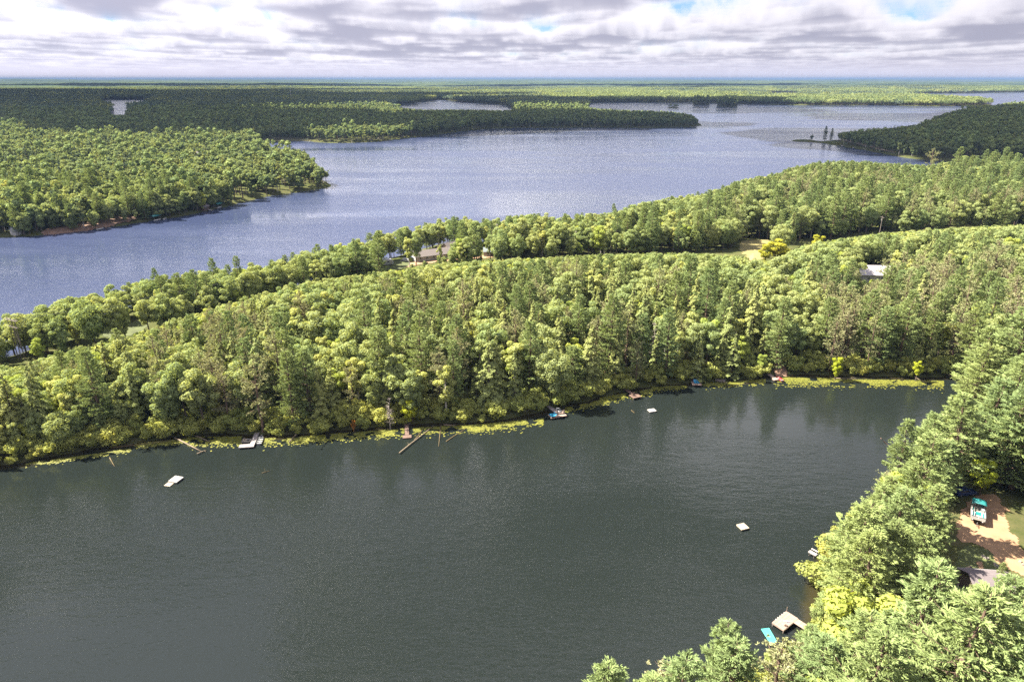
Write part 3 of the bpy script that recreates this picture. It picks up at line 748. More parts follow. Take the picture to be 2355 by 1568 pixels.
# kinds: builder, leaf material, bark, base height (m) and crown radius of the model
KINDS = {
 'oak_tree':   ([broadleaf(11, 16, 4.6, 62, 12500, 0.25, 0.12), broadleaf(12, 15, 4.9, 70, 12800, 0.25, 0.08), broadleaf(13, 17, 4.3, 56, 11800, 0.25, 0.14), broadleaf(14, 14, 4.2, 46, 10500, 0.25, 0.06)], 'oak', 'bark'),
 'maple_tree': ([broadleaf(21, 14, 3.9, 42, 8600, 0.24, 0.08), broadleaf(22, 13, 3.6, 36, 7800, 0.24, 0.05)], 'maple', 'bark'),
 'aspen_tree': ([broadleaf(31, 15, 2.9, 26, 7000, 0.22, 0.10, lobe_r=(0.22, 0.38)), broadleaf(32, 16, 2.7, 26, 7000, 0.22, 0.12, lobe_r=(0.22, 0.38))], 'aspen', 'bark_pale'),
 'white_pine': ([white_pine(41, 21, 4.4), white_pine(42, 23, 4.8, 84), white_pine(43, 19, 4.0, 84, sparse=0.1), white_pine(44, 22, 4.2, 84, low=0.06)], 'white_pine', 'bark_pine'),
 'red_pine':   ([red_pine(51, 20, 3.5, 520, low=0.22), red_pine(52, 19, 3.2, 500, low=0.18), red_pine(53, 21, 3.6, 560, low=0.28)], 'red_pine', 'bark_pine'),
 'hemlock_tree': ([spire(61, 17, 3.2, 8200, 0.22, power=0.7), spire(62, 15, 2.6, 6800, 0.22, low=0.03, power=0.7), spire(63, 18, 3.0, 8200, 0.22, power=0.75, rag=0.4)], 'hemlock', 'bark'),
 'spruce_tree': ([spire(71, 16, 2.1, 4400, 0.22, 0.30, 0.04, 1.0), spire(72, 14, 1.8, 3800, 0.22, 0.25, 0.03, 1.0)], 'spruce', 'bark'),
 'shoreline_bush': ([broadleaf(81, 4.2, 2.3, 14, 2400, 0.20, 0.02, lobe_r=(0.35, 0.55), limbs=4), broadleaf(82, 5.0, 2.0, 14, 2400, 0.20, 0.05, lobe_r=(0.35, 0.55), limbs=4)], 'shrub', 'bark'),
 'dead_tree':  ([bare_tree(91, 13, 2.4), bare_tree(92, 15, 2.2, 3)], 'brown', 'dead'),
}
DIM = {'oak_tree': [(16, 4.6), (15, 4.9), (17, 4.3), (14, 4.2)], 'maple_tree': [(14, 3.9), (13, 3.6)], 'aspen_tree': [(15, 2.9), (16, 2.7)], 'white_pine': [(21, 4.4), (23, 4.8), (19, 4.0), (22, 4.2)],
       'red_pine': [(20, 3.5), (19, 3.2), (21, 3.6)], 'hemlock_tree': [(17, 2.9), (15, 2.6), (18, 2.7)], 'spruce_tree': [(16, 2.1), (14, 1.8)], 'shoreline_bush': [(4.2, 2.3), (5.0, 2.0)], 'dead_tree': [(13, 2.4), (15, 2.2)]}
NAMES = list(KINDS)
PROTO = {}                        # (kind, variant) -> crown mesh, trunk mesh
FULL = []                         # joined models for the woods that are one mass
START = {}
store = bpy.data.collections.new('tree_models')
for kn in NAMES:
    START[kn] = len(FULL)
    for i, T in enumerate(KINDS[kn][0]):
        lm, bm = M[KINDS[kn][1]], M[KINDS[kn][2]]
        PROTO[kn, i] = (T.crown('crown', lm) if T.lv else None, T.trunk('trunk', bm))
        o = bpy.data.objects.new('wood_%03d' % len(FULL), T.whole('wood_tree', lm, bm)); store.objects.link(o); FULL.append(o)
print('tree models', round(time.time() - T0, 1))

# lighter models for the woods across the lake, and patches of wood for the far shores
FAR_KINDS = [('oak_far_shaded', 'bark', [broadleaf(101, 16, 5.0, 16, 900, 0.72, 0.15, limbs=0), broadleaf(102, 15, 5.4, 18, 950, 0.75, 0.12, limbs=0), broadleaf(103, 18, 4.8, 15, 850, 0.72, 0.2, limbs=0)]),
             ('aspen_far_shaded', 'bark_pale', [broadleaf(104, 15, 3.8, 14, 700, 0.66, 0.15, limbs=0)]),
             ('spruce', 'bark', [spire(105, 18, 3.0, 700, 0.62, 0.2), spire(106, 16, 2.6, 650, 0.6, 0.2)]),
             ('hemlock', 'bark', [spire(107, 18, 3.4, 800, 0.66, 0.25, power=0.7)]),
             ('white_pine', 'bark_pine', [broadleaf(108, 21, 3.9, 13, 750, 0.68, 0.32, lobe_r=(0.3, 0.5), limbs=0)])]
store2 = bpy.data.collections.new('far_tree_models')
FARP = []
for lm, bm, ts in FAR_KINDS:
    for T in ts:
        o = bpy.data.objects.new('wood_%03d' % len(FARP), T.whole('far_tree', M[lm], M[bm])); store2.objects.link(o); FARP.append(o)
# one patch: about 34 m of unbroken canopy
def patch(seed, lm, pointed):
    rng = np.random.default_rng(seed); T = Tree()
    P, Nn, TT = [], [], []
    for i in range(-2, 3):
        for j in range(-2, 3):
            cx_, cy_ = i * 7.6 + rng.uniform(-3, 3), j * 7.6 + rng.uniform(-3, 3)
            H = rng.uniform(12, 18.5); r_ = rng.uniform(3.2, 5.2); m_ = 46
            tone = rng.uniform(0, 0.6)
            u = rng.random(m_); az = rng.uniform(0, 6.283, m_)
            if pointed and rng.random() < pointed:
                H *= 1.15; r_ *= 0.62
                q = np.stack([np.cos(az) * r_ * (1 - u), np.sin(az) * r_ * (1 - u), H * (0.35 + 0.65 * u)], 1); nn = np.stack([np.cos(az), np.sin(az), 0.5 + 0 * az], 1)
            else:
                th = np.arccos(1 - 1.25 * u)
                q = np.stack([np.cos(az) * np.sin(th) * r_, np.sin(az) * np.sin(th) * r_, H - r_ * 1.1 + np.cos(th) * r_ * 1.1], 1); nn = np.stack([np.cos(az) * np.sin(th), np.sin(az) * np.sin(th), np.cos(th)], 1)
            q += rng.normal(0, 0.35, q.shape)
            P.append(q + np.array([cx_, cy_, 0])); Nn.append(nn); TT.append(np.clip(tone + rng.uniform(0, 0.4, m_), 0, 1))
            T.wood.tube([(cx_, cy_, -2), (cx_, cy_, H * 0.7)], [0.4, 0.2], 4, False)
    P, Nn, TT = map(np.concatenate, (P, Nn, TT))
    v, f = cards(P, Nn, 1.25 * rng.uniform(0.7, 1.3, len(P)), rng, 0.8, 0.4); T.leaves(v, f, TT); return T
store3 = bpy.data.collections.new('wood_patch_models')
NPATCH = 0
for sd_, lm, pt in ((201, 'oak_far_shaded', 0.15), (202, 'oak_far_shaded', 0.0), (203, 'oak', 0.3), (204, 'aspen_far_shaded', 0.1), (205, 'spruce', 0.5), (206, 'hemlock', 0.4)):
    o = bpy.data.objects.new('wood_%03d' % NPATCH, patch(sd_, lm, pt).whole('wood_patch', M[lm], M['bark'])); store3.objects.link(o); NPATCH += 1

def scatter_nodes(name, coll):
    g = bpy.data.node_groups.new(name, 'GeometryNodeTree')
    g.interface.new_socket('Geometry', in_out='INPUT', socket_type='NodeSocketGeometry')
    g.interface.new_socket('Geometry', in_out='OUTPUT', socket_type='NodeSocketGeometry')
    gi = g.nodes.new('NodeGroupInput'); go = g.nodes.new('NodeGroupOutput')
    ci = g.nodes.new('GeometryNodeCollectionInfo'); ci.inputs['Collection'].default_value = coll
    ci.inputs['Separate Children'].default_value = True; ci.inputs['Reset Children'].default_value = True
    def attr(n, ty):
        a = g.nodes.new('GeometryNodeInputNamedAttribute'); a.data_type = ty; a.inputs['Name'].default_value = n; return a.outputs['Attribute']
    io = g.nodes.new('GeometryNodeInstanceOnPoints')
    io.inputs['Pick Instance'].default_value = True
    g.links.new(gi.outputs[0], io.inputs['Points']); g.links.new(ci.outputs[0], io.inputs['Instance'])
    g.links.new(attr('model', 'INT'), io.inputs['Instance Index'])
    cx_ = g.nodes.new('ShaderNodeCombineXYZ'); g.links.new(attr('turn', 'FLOAT'), cx_.inputs['Z'])
    g.links.new(cx_.outputs[0], io.inputs['Rotation'])
    g.links.new(attr('size', 'FLOAT_VECTOR'), io.inputs['Scale'])
    g.links.new(io.outputs[0], go.inputs[0])
    return g
GN = {id(store): scatter_nodes('wood_scatter', store), id(store2): scatter_nodes('far_wood_scatter', store2), id(store3): scatter_nodes('patch_scatter', store3)}
def wood_mass(name, label, pts, model, turn, size, coll):
    me = bpy.data.meshes.new(name); me.vertices.add(len(pts)); me.vertices.foreach_set('co', np.asarray(pts, np.float32).ravel())
    a = me.attributes.new('model', 'INT', 'POINT'); a.data.foreach_set('value', np.asarray(model, np.int32))
    a = me.attributes.new('turn', 'FLOAT', 'POINT'); a.data.foreach_set('value', np.asarray(turn, np.float32))
    a = me.attributes.new('size', 'FLOAT_VECTOR', 'POINT'); a.data.foreach_set('vector', np.asarray(size, np.float32).ravel())
    o = link(name, me); md = o.modifiers.new('scatter', 'NODES'); md.node_group = GN[id(coll)]
    return tag(o, label, kind='stuff')

# ------------------------------------------------------------------ where the trees stand
rng = np.random.default_rng(2024)
def jitter_grid(r0, r1, cell, jit=0.42, amax=50):
    n = int(r1 / cell) + 2
    gx, gy = np.meshgrid(np.arange(-n, n + 1) * cell, np.arange(0, n + 1) * cell)
    gx = gx + (np.arange(gx.shape[0]) % 2)[:, None] * cell * 0.5
    x = gx.ravel() + rng.uniform(-jit, jit, gx.size) * cell; y = gy.ravel() + rng.uniform(-jit, jit, gx.size) * cell
    r = np.hypot(x, y); a = np.degrees(np.arctan2(x, y))
    k = (r > r0) & (r <= r1) & (np.abs(a) < amax)
    return x[k], y[k]
def blocked(x, y, z, H, Rc, masks):
    """would a crown here hide what the photograph shows in the open?"""
    bad = np.zeros(x.shape, bool)
    r = np.hypot(x, y); sx, sy = y / r, -x / r          # sideways as seen from the camera
    for hz_, off in ((1.0, 0.0), (0.72, -0.75), (0.72, 0.75), (0.45, -0.85), (0.45, 0.85), (0.6, 0.0), (0.85, 0.0), (0.3, 0.0)):
        px, py, tt = to_px(x + sx * Rc * off, y + sy * Rc * off, z + H * hz_)
        for poly in masks: bad |= inside(px, py, poly)
    return bad

def place(x, y, kind_of, size_of, masks, min_sd=1.3, roadclear=3.5):
    sd, _ = shore_sd(x, y)
    ok = sd > min_sd
    ok &= line_dist(x, y, ROAD) > roadclear
    for poly, h in FLATS: ok &= sd_poly(x, y, poly, 30.0) > 1.0
    x, y, sd = x[ok], y[ok], sd[ok]
    z = ground_z(x, y, sd)
    return x, y, z, sd

# --- the near bank and the wooded neck: every tree by itself
px_lists = []
x, y = jitter_grid(40, 760, 5.4)
bx, by, _ = to_px(x, y, 0)
ok = ~((by < 470) & (bx < 800)) & ~((by < 366) & (bx > 1750)) & (bx > -420) & (bx < 2800)
x, y = x[ok], y[ok]
x, y, z, sd = place(x, y, None, None, None)
bx, by, _ = to_px(x, y, z)
near = (by > 890) & (bx > 1300) & (np.hypot(x, y) < 230)
frnt = (~near) & (sd < 26) & (by > 640)
ry = np.interp(bx, [p[0] for p in ROAD_PX], [p[1] for p in ROAD_PX])
strip = (~near) & (by < ry)
rnd = rng.random(len(x)); clump = fbm(x / 34.0, y / 34.0, 77, 3); clump2 = fbm(x / 25.0 + 50, y / 25.0, 91, 3)
kind = np.full(len(x), 0)
KI = {k: i for i, k in enumerate(NAMES)}
def choose(mask, table):
    c = np.cumsum([w for _, w in table]); c = c / c[-1]
    j = np.searchsorted(c, np.clip(rnd, 0, 0.99999))
    ids = np.array([KI[k] for k, _ in table])
    kind[mask] = ids[np.clip(j, 0, len(ids) - 1)][mask]
choose(np.ones(len(x), bool), [('oak_tree', 66), ('maple_tree', 10), ('aspen_tree', 12), ('white_pine', 6), ('hemlock_tree', 6)])
mid = ~near & ~strip
choose(mid & (clump > 0.56), [('oak_tree', 30), ('white_pine', 22), ('hemlock_tree', 22), ('aspen_tree', 16), ('maple_tree', 6), ('spruce_tree', 4)])
choose(mid & (clump < 0.42), [('oak_tree', 78), ('aspen_tree', 12), ('maple_tree', 8), ('white_pine', 2)])
deep = mid & (by > 690)
choose(deep & (clump2 > 0.50), [('hemlock_tree', 36), ('red_pine', 17), ('oak_tree', 16), ('white_pine', 12), ('aspen_tree', 8), ('maple_tree', 4)])
choose(deep & (bx > 1880) & (by < 860), [('red_pine', 34), ('white_pine', 28), ('hemlock_tree', 12), ('oak_tree', 12), ('maple_tree', 8)])
choose(deep & (bx > 480) & (bx < 640) & (by > 800), [('red_pine', 36), ('hemlock_tree', 28), ('white_pine', 16), ('oak_tree', 12)])
choose(deep & (bx > 1050) & (bx < 1750) & (by > 720), [('hemlock_tree', 44), ('red_pine', 10), ('white_pine', 12), ('aspen_tree', 10), ('oak_tree', 20), ('maple_tree', 4)])
choose(strip & (bx > 1650), [('white_pine', 26), ('oak_tree', 50), ('red_pine', 12), ('hemlock_tree', 6), ('aspen_tree', 6)])
choose(strip & (bx <= 1650), [('oak_tree', 64), ('white_pine', 18), ('aspen_tree', 12), ('maple_tree', 6)])
choose(near, [('white_pine', 74), ('red_pine', 11), ('maple_tree', 8), ('oak_tree', 5), ('hemlock_tree', 2)])
var = rng.integers(0, 12, len(x)); nv = np.array([len(KINDS[k][0]) for k in NAMES]); var = var % nv[kind]
H0 = np.array([DIM[NAMES[k]][v][0] for k, v in zip(kind, var)]); R0 = np.array([DIM[NAMES[k]][v][1] for k, v in zip(kind, var)])
sc = np.clip(rng.normal(0.98, 0.15, len(x)), 0.6, 1.32)
sc = np.where(strip & (bx < 1700), sc * 0.92, sc)
SUNGAP = chaikin([at(a_, b_, YARD_Z)[:2] for a_, b_ in ((2110, 1240), (2190, 1150), (2215, 1260), (2200, 1330), (2130, 1320))], 1)
sc = np.where(inside(x, y, SUNGAP), sc * 0.5, sc)
sc = np.where(near, sc * rng.uniform(0.85, 1.15, len(x)), sc)
masks = [VIS_POND, VIS_LAKE] + KEEP
thin = near & (rng.random(len(x)) < 0.22)
lim = np.interp(bx, EDGE_LINE[:, 0], EDGE_LINE[:, 1])
alive = np.zeros(len(x), bool); todo = ~thin; cur = sc.copy()
for step in range(8):
    bad = np.zeros(len(x), bool)
    for sel_, mk_ in ((todo & ~(strip & (by < 826)), masks), (todo & strip & (by < 826), [m_ for j_, m_ in enumerate(masks) if j_ - 2 not in (7, 8)])):
        bad[sel_] = blocked(x[sel_], y[sel_], z[sel_], (H0 * cur)[sel_], (R0 * cur * np.where(near, 1.4, 1.0))[sel_], mk_)
    tx, ty, _ = to_px(x, y, z + H0 * cur)
    bad |= mid & (by > lim) & (ty < np.interp(tx, EDGE_LINE[:, 0], EDGE_LINE[:, 1])) & (by > ry)
    good = todo & ~bad; alive |= good; sc[good] = cur[good]; todo &= bad; cur = np.where(todo, cur * 0.83, cur)
# young growth between the tall wood and the road
gx_, gy_ = jitter_grid(120, 620, 3.3)
rd = line_dist(gx_, gy_, ROAD); qx, qy, _ = to_px(gx_, gy_, 3.0)
k = (rd > 1.0) & (rd < 60) & (qy > np.interp(qx, [p[0] for p in ROAD_PX], [p[1] for p in ROAD_PX])) & (qx > -200) & (qx < 2600)
gx_, gy_, gz_, gs_ = place(gx_[k], gy_[k], None, None, None, 2.0, 1.0)
gk = rng.choice([KI['aspen_tree'], KI['maple_tree'], KI['oak_tree']], len(gx_), p=[0.4, 0.25, 0.35]); gv = rng.integers(0, 2, len(gx_))
gH = np.array([DIM[NAMES[a]][b][0] for a, b in zip(gk, gv)]); gR = np.array([DIM[NAMES[a]][b][1] for a, b in zip(gk, gv)])
gc = rng.uniform(0.5, 0.8, len(gx_)); galive = np.zeros(len(gx_), bool); gt = np.ones(len(gx_), bool)
for step in range(6):
    tx, ty, _ = to_px(gx_, gy_, gz_ + gH * gc)
    bad = gt & (ty < np.interp(tx, EDGE_LINE[:, 0], EDGE_LINE[:, 1]))
    bad[gt] |= blocked(gx_[gt], gy_[gt], gz_[gt], (gH * gc)[gt], (gR * gc)[gt], KEEP)
    galive |= gt & ~bad; gt &= bad; gc = np.where(gt, gc * 0.8, gc)
galive &= gc > 0.2
for key, val in dict(x=gx_, y=gy_, z=gz_, sd=gs_, kind=gk, var=gv, sc=gc, near=np.zeros(len(gx_), bool), strip=np.zeros(len(gx_), bool)).items():
    TRX = globals().setdefault('TRX', {}); TRX[key] = val[galive]
# bushes where a tree would not fit along the pond
TR = dict(x=x[alive], y=y[alive], z=z[alive], sd=sd[alive], kind=kind[alive], var=var[alive], sc=sc[alive], near=near[alive], strip=strip[alive])
for key in TRX: TR[key] = np.concatenate([TR[key], TRX[key]])
# edge of the pond: low bushes and leaning saplings
bxs, bys = jitter_grid(60, 330, 1.9)
s2, w2 = shore_sd(bxs, bys)
k = (s2 > 0.6) & (s2 < 6.5) & (w2 == 0) & (rng.random(len(bxs)) < 0.8)
bxs, bys, s2 = bxs[k], bys[k], s2[k]
bz = ground_z(bxs, bys, s2); q1, q2, _ = to_px(bxs, bys, bz)
bsc = rng.uniform(0.45, 1.15, len(bxs)); bv = rng.integers(0, 2, len(bxs))
bad = blocked(bxs, bys, bz, 4.4 * bsc, 2.0 * bsc, KEEP + [VIS_POND]) & ~((q1 < 1200) & (rng.random(len(bxs)) < 0.25) & False)
bxs, bys, bz, s2, bsc, bv, q1, q2 = [a[~bad] for a in (bxs, bys, bz, s2, bsc, bv, q1, q2)]
for key, val in dict(x=bxs, y=bys, z=bz, sd=s2, kind=np.full(len(bxs), KI['shoreline_bush']), var=bv, sc=bsc, near=(q2 > 890) & (q1 > 1300), strip=np.zeros(len(bxs), bool)).items():
    TR[key] = np.concatenate([TR[key], val])
# single trees the photograph picks out: kind, crown material, variant, pixel of the foot or top (reading of 2355), height, stretch, label
def foot(px, py, z=2.6): return at(px, py, z)
def topped(px, py, H, g=2.6):
    p = at(px, py, g + H); return (p[0], p[1], g)
SINGLE = [
 ('maple_tree', 'lime', 0, topped(938, 905, 8.2, 0.9), 8.2, 1.05, 'bright lime green round tree above the half-sunk brown dock'),
 ('maple_tree', 'gold', 1, topped(1795, 545, 13.0, 3.0), 13.0, 1.7, 'big golden yellow tree beside the straw-coloured clearing'),
 ('maple_tree', 'gold', 0, topped(1765, 560, 10.0, 3.0), 10.0, 1.5, 'yellow-green tree leaning out left of the big golden one'),
 ('white_pine', 'spruce', 0, foot(1896, 324.5, 1.0), 21.0, 0.9, 'tall dark pine near the tip of the right headland spit'),
 ('white_pine', 'spruce', 3, foot(1910, 325.5, 1.0), 17.0, 1.0, 'shorter dark pine just right of the spit pine'),
 ('oak_tree', 'spruce', 3, foot(1866, 323.6, 0.6), 7.0, 1.3, 'low dark bush on the bare tip of the spit'),
 ('maple_tree', 'gold', 0, topped(1885, 536, 10.0, 3.0), 10.0, 1.3, 'smaller yellow tree just past the big golden one'),
 ('oak_tree', 'orange', 3, topped(2220, 430, 12.0, 3.0), 12.0, 0.75, 'orange-red tree alone among the pale green crowns far right'),
 ('maple_tree', 'lime', 1, topped(435, 880, 11.0, 2.0), 11.0, 0.6, 'slim lime green tree lit in the shade of the far bank'),
 ('maple_tree', 'lime', 0, topped(1932, 806, 8.0, 1.6), 8.0, 0.85, 'bright yellow-green maple right of the landslip'),
 ('maple_tree', 'lime', 1, topped(2120, 812, 7.5, 1.6), 7.5, 0.8, 'small yellow-green maple by the pond end'),
 ('maple_tree', 'lime', 0, topped(2098, 1385, 9.0, 3.0), 9.0, 0.8, 'bright green maple between the pines left of the cabin roof'),
 ('maple_tree', 'lime', 1, topped(2278, 1045, 10.0, 3.2), 10.0, 1.0, 'broad yellow-green maple overhanging the boat trailer'),
 ('maple_tree', 'orange', 1, topped(810, 950, 5.0, 1.2), 5.0, 0.5, 'small rusty orange tree at the edge of the far bank'),
 ('white_pine', None, 2, topped(1412, 463, 17.0, 3.0), 17.0, 0.62, 'lone dark pine spiking above the wood against the lake'),
 ('white_pine', None, 0, topped(352, 620, 18.0, 2.5), 18.0, 0.75, 'first flat-topped pine rising above the left tree belt'),
 ('white_pine', None, 2, topped(485, 592, 18.0, 2.5), 18.0, 0.75, 'middle flat-topped pine rising above the left tree belt'),
 ('white_pine', None, 3, topped(540, 588, 19.0, 2.5), 19.0, 0.8, 'widest flat-topped pine rising above the left tree belt'),
 ('white_pine', None, 1, topped(265, 752, 17.0, 3.0), 17.0, 0.95, 'tall open pine standing over the grassy verge'),
 ('spruce_tree', None, 0, foot(948, 594, 3.0), 9.0, 0.42, 'narrow columnar cedar beside the long low house'),
 ('aspen_tree', None, 0, foot(1012, 608, 3.0), 10.5, 0.8, 'small round tree in front of the long low house'),
 ('oak_tree', None, 3, foot(1092, 600, 3.0), 13.0, 0.75, 'open tree between the house and the grey shed'),
 ('dead_tree', None, 1, topped(1158, 505, 12.0, 3.0), 12.0, 1.1, 'withered mauve-brown crown behind the tall pole'),
 ('dead_tree', None, 0, topped(892, 905, 9.0, 1.2), 9.0, 0.9, 'dead grey tree beside the lime green tree'),
 ('dead_tree', None, 1, topped(700, 850, 14.0, 1.8), 14.0, 1.0, 'tall dead grey pine in the far bank wood'),
 ('dead_tree', None, 0, topped(1507, 738, 13.0, 3.0), 13.0, 1.0, 'bleached dead tree among the hemlocks'),
 ('dead_tree', None, 1, topped(545, 820, 16.0, 2.0), 16.0, 1.25, 'broad half-dead pine with grey branches above the grey dock'),
 ('dead_tree', None, 1, topped(640, 790, 15.0, 2.0), 15.0, 1.2, 'half-dead brownish pine right of the broad grey one'),
 ('spruce_tree', None, 1, topped(537, 742, 14.0, 3.0), 14.0, 0.8, 'narrow dark spruce pointing up in the left wood'),
 ('white_pine', None, 0, topped(2098, 952, 19.0, 1.8), 19.0, 0.95, 'leaning pine whose plumes reach farthest over the pond corner'),
 ('white_pine', None, 2, topped(2310, 1292, 5.5, 3.2), 5.5, 0.9, 'young pine at the edge of the sandy drive'),
 ('white_pine', None, 3, topped(1682, 1428, 20.0, 1.4), 20.0, 1.05, 'dense round-headed pine left of the turquoise float'),
 ('white_pine', None, 1, topped(1412, 1520, 22.0, 1.2), 22.0, 1.25, 'pine tips breaking the bottom edge over the pond'),
 ('white_pine', None, 0, topped(1575, 1514, 21.0, 1.2), 21.0, 1.25, 'twin-topped pine at the bottom edge right of the first'),
]
print('placed', len(TR['x']), round(time.time() - T0, 1))

# --- which trees show largest: paint crowns nearest first on a small screen
W_, H_ = 589, 392
buf = np.full((H_, W_), -1, int)
n = len(TR['x'])
Hs = np.array([DIM[NAMES[k]][v][0] for k, v in zip(TR['kind'], TR['var'])]) * TR['sc']; Rs = np.array([DIM[NAMES[k]][v][1] for k, v in zip(TR['kind'], TR['var'])]) * TR['sc']
order = np.argsort(np.hypot(TR['x'], TR['y']))
cpx, cpy, ct = to_px(TR['x'], TR['y'], TR['z'] + Hs * 0.62)
seen = np.zeros(n, int)
for i in order:
    a, b_ = Rs[i] * F_PX / ct[i] / 4, Hs[i] * 0.36 * F_PX / ct[i] / 4
    u, v = cpx[i] / 4, cpy[i] / 4
    x0, x1, y0, y1 = int(max(0, u - a)), int(min(W_, u + a + 1)), int(max(0, v - b_)), int(min(H_, v + b_ + 1))
    if x0 >= x1 or y0 >= y1: continue
    yy, xx = np.mgrid[y0:y1, x0:x1]
    mk = (((xx + .5 - u) / a) ** 2 + ((yy + .5 - v) / b_) ** 2 < 1) & (buf[y0:y1, x0:x1] < 0)
    seen[i] = mk.sum(); buf[y0:y1, x0:x1][mk] = i
single_out = np.zeros(n, bool)
LIMIT = {'oak_tree': 190, 'white_pine': 170, 'red_pine': 70, 'hemlock_tree': 100, 'maple_tree': 50, 'aspen_tree': 55, 'spruce_tree': 12, 'shoreline_bush': 70, 'dead_tree': 20}
for kn in NAMES:
    ids = np.where((TR['kind'] == KI[kn]) & (seen > 3))[0]
    single_out[ids[np.argsort(-seen[ids])][:LIMIT[kn]]] = True
print('single trees', single_out.sum(), round(time.time() - T0, 1))

# --- the single trees, each with crown and trunk, and words that find it
LOOK = {'oak_tree': ('rounded olive oak', 'rounded olive oaks'), 'maple_tree': ('fresh green maple', 'green maples'), 'aspen_tree': ('slim pale aspen', 'slim aspens'),
        'white_pine': ('plumy white pine', 'plumy white pines'), 'red_pine': ('brownish red pine', 'brownish red pines'), 'hemlock_tree': ('pointed hemlock', 'pointed hemlocks'),
        'spruce_tree': ('dark spruce', 'dark spruces'), 'shoreline_bush': ('low bush', 'low bushes'), 'dead_tree': ('bare dead tree', 'bare dead trees')}
CAT = {'oak_tree': 'oak', 'maple_tree': 'maple', 'aspen_tree': 'aspen', 'white_pine': 'pine tree', 'red_pine': 'pine tree', 'hemlock_tree': 'hemlock', 'spruce_tree': 'spruce', 'shoreline_bush': 'bush', 'dead_tree': 'dead tree'}
FARMARK = [(60, 'the left end'), (400, 'the double raft'), (575, 'the grey boat dock'), (760, 'the fallen logs'), (938, 'the lime tree'), (1110, 'the lily beds'), (1275, 'the teal-chair dock'), (1450, 'the brown dock'),
           (1600, 'the red gangway'), (1775, 'the long plank dock'), (1960, 'the pond corner shallows'), (2190, 'the pond end'), (2330, 'the right edge')]
BACKMARK = [(35, 'the timber pylon'), (300, 'the grassy verge'), (590, 'the first pole'), (800, 'the camper'), (1000, 'the long house'), (1150, 'the tall pole'), (1325, 'the second pole'), (1610, 'the third pole'), (1740, 'the clearing'), (2030, 'the white barn'), (2250, 'the right edge')]
NEARMARK = [((1805, 1430), 'the square dock'), ((1770, 1470), 'the turquoise float'), ((1870, 1270), 'the white bench dock'), ((2240, 1185), 'the boat trailer'), ((2240, 1320), 'the mauve cabin roof'), ((2050, 1515), 'the brown deck'), ((2150, 960), 'the pond corner'), ((2300, 1500), 'the bottom right corner'), ((2000, 1130), 'the right bank bend')]
ORD = ['first', 'second', 'third', 'fourth', 'fifth', 'sixth', 'seventh', 'eighth', 'ninth', 'tenth', 'eleventh', 'twelfth', 'thirteenth', 'fourteenth', 'fifteenth', 'sixteenth', 'seventeenth', 'eighteenth', 'nineteenth', 'twentieth', 'twenty-first', 'twenty-second', 'twenty-third', 'twenty-fourth', 'twenty-fifth', 'twenty-sixth', 'twenty-seventh', 'twenty-eighth', 'twenty-ninth', 'thirtieth', 'thirty-first', 'thirty-second', 'thirty-third', 'thirty-fourth', 'thirty-fifth']
bpx, bpy_, _ = to_px(TR['x'], TR['y'], TR['z'])
buckets = {}
for i in np.where(single_out)[0]:
    kn = NAMES[TR['kind'][i]]
    if TR['near'][i]:
        j = min(range(len(NEARMARK)), key=lambda q: (NEARMARK[q][0][0] - cpx[i]) ** 2 + (NEARMARK[q][0][1] - cpy[i]) ** 2)
        key = (kn, 'near', 'on the near bank by ' + NEARMARK[j][1], 'woods of the near right bank')
    elif TR['strip'][i]:
        j = min(range(len(BACKMARK)), key=lambda q: abs(BACKMARK[q][0] - cpx[i])); key = (kn, 'strip', 'in the belt behind ' + BACKMARK[j][1], 'tree belt along the lake')
    elif TR['sd'][i] < 5.5:
        j = min(range(len(FARMARK)), key=lambda q: abs(FARMARK[q][0] - cpx[i])); key = (kn, 'edge', 'at the water by ' + FARMARK[j][1], 'trees along the far shore of the pond')
    elif TR['sd'][i] < 26:
        j = min(range(len(FARMARK)), key=lambda q: abs(FARMARK[q][0] - cpx[i])); key = (kn, 'bank', 'on the bank behind ' + FARMARK[j][1], 'trees on the bank across the pond')
    elif TR['sd'][i] < 60:
        j = min(range(len(FARMARK)), key=lambda q: abs(FARMARK[q][0] - cpx[i])); key = (kn, 'inner', 'deeper in above ' + FARMARK[j][1], 'trees in the middle of the wooded neck')
    else:
        j = min(range(len(BACKMARK)), key=lambda q: abs(BACKMARK[q][0] - cpx[i])); key = (kn, 'back', 'in front of ' + BACKMARK[j][1], 'trees on the lakeward side of the wooded neck')
    buckets.setdefault(key, []).append(i)
def grow(kn, v, loc, rz, scale, label, group, leafmat=None):
    t_ = thing(kn, loc, label, CAT[kn], group, rz)
    t_.scale = scale
    cm, tm = PROTO[kn, v]
    if cm is not None:
        c = link('crown', cm, t_)
        if leafmat:
            c.material_slots[0].link = 'OBJECT'; c.material_slots[0].material = M[leafmat]
    link('trunk', tm, t_)
    return t_
rr2 = np.random.default_rng(5)
for (kn, zone, where, group), ids in buckets.items():
    ids = sorted(ids, key=lambda i: cpx[i])
    for r_, i in enumerate(ids):
        one, many = LOOK[kn]
        if len(ids) == 1: lab = f'{one} {where}'
        elif r_ == len(ids) - 1: lab = f'rightmost of the {many} {where}'
        elif r_ == 0: lab = f'leftmost of the {many} {where}'
        else: lab = f'{ORD[min(r_, 34)]} of the {many} {where}'
        s_ = TR['sc'][i]; w_ = s_ * rr2.uniform(0.92, 1.12) * (1.4 if TR['near'][i] else 1.0)
        grow(kn, int(TR['var'][i]), (TR['x'][i], TR['y'][i], TR['z'][i]), rr2.uniform(0, 6.28), (w_, w_, s_), lab, group)
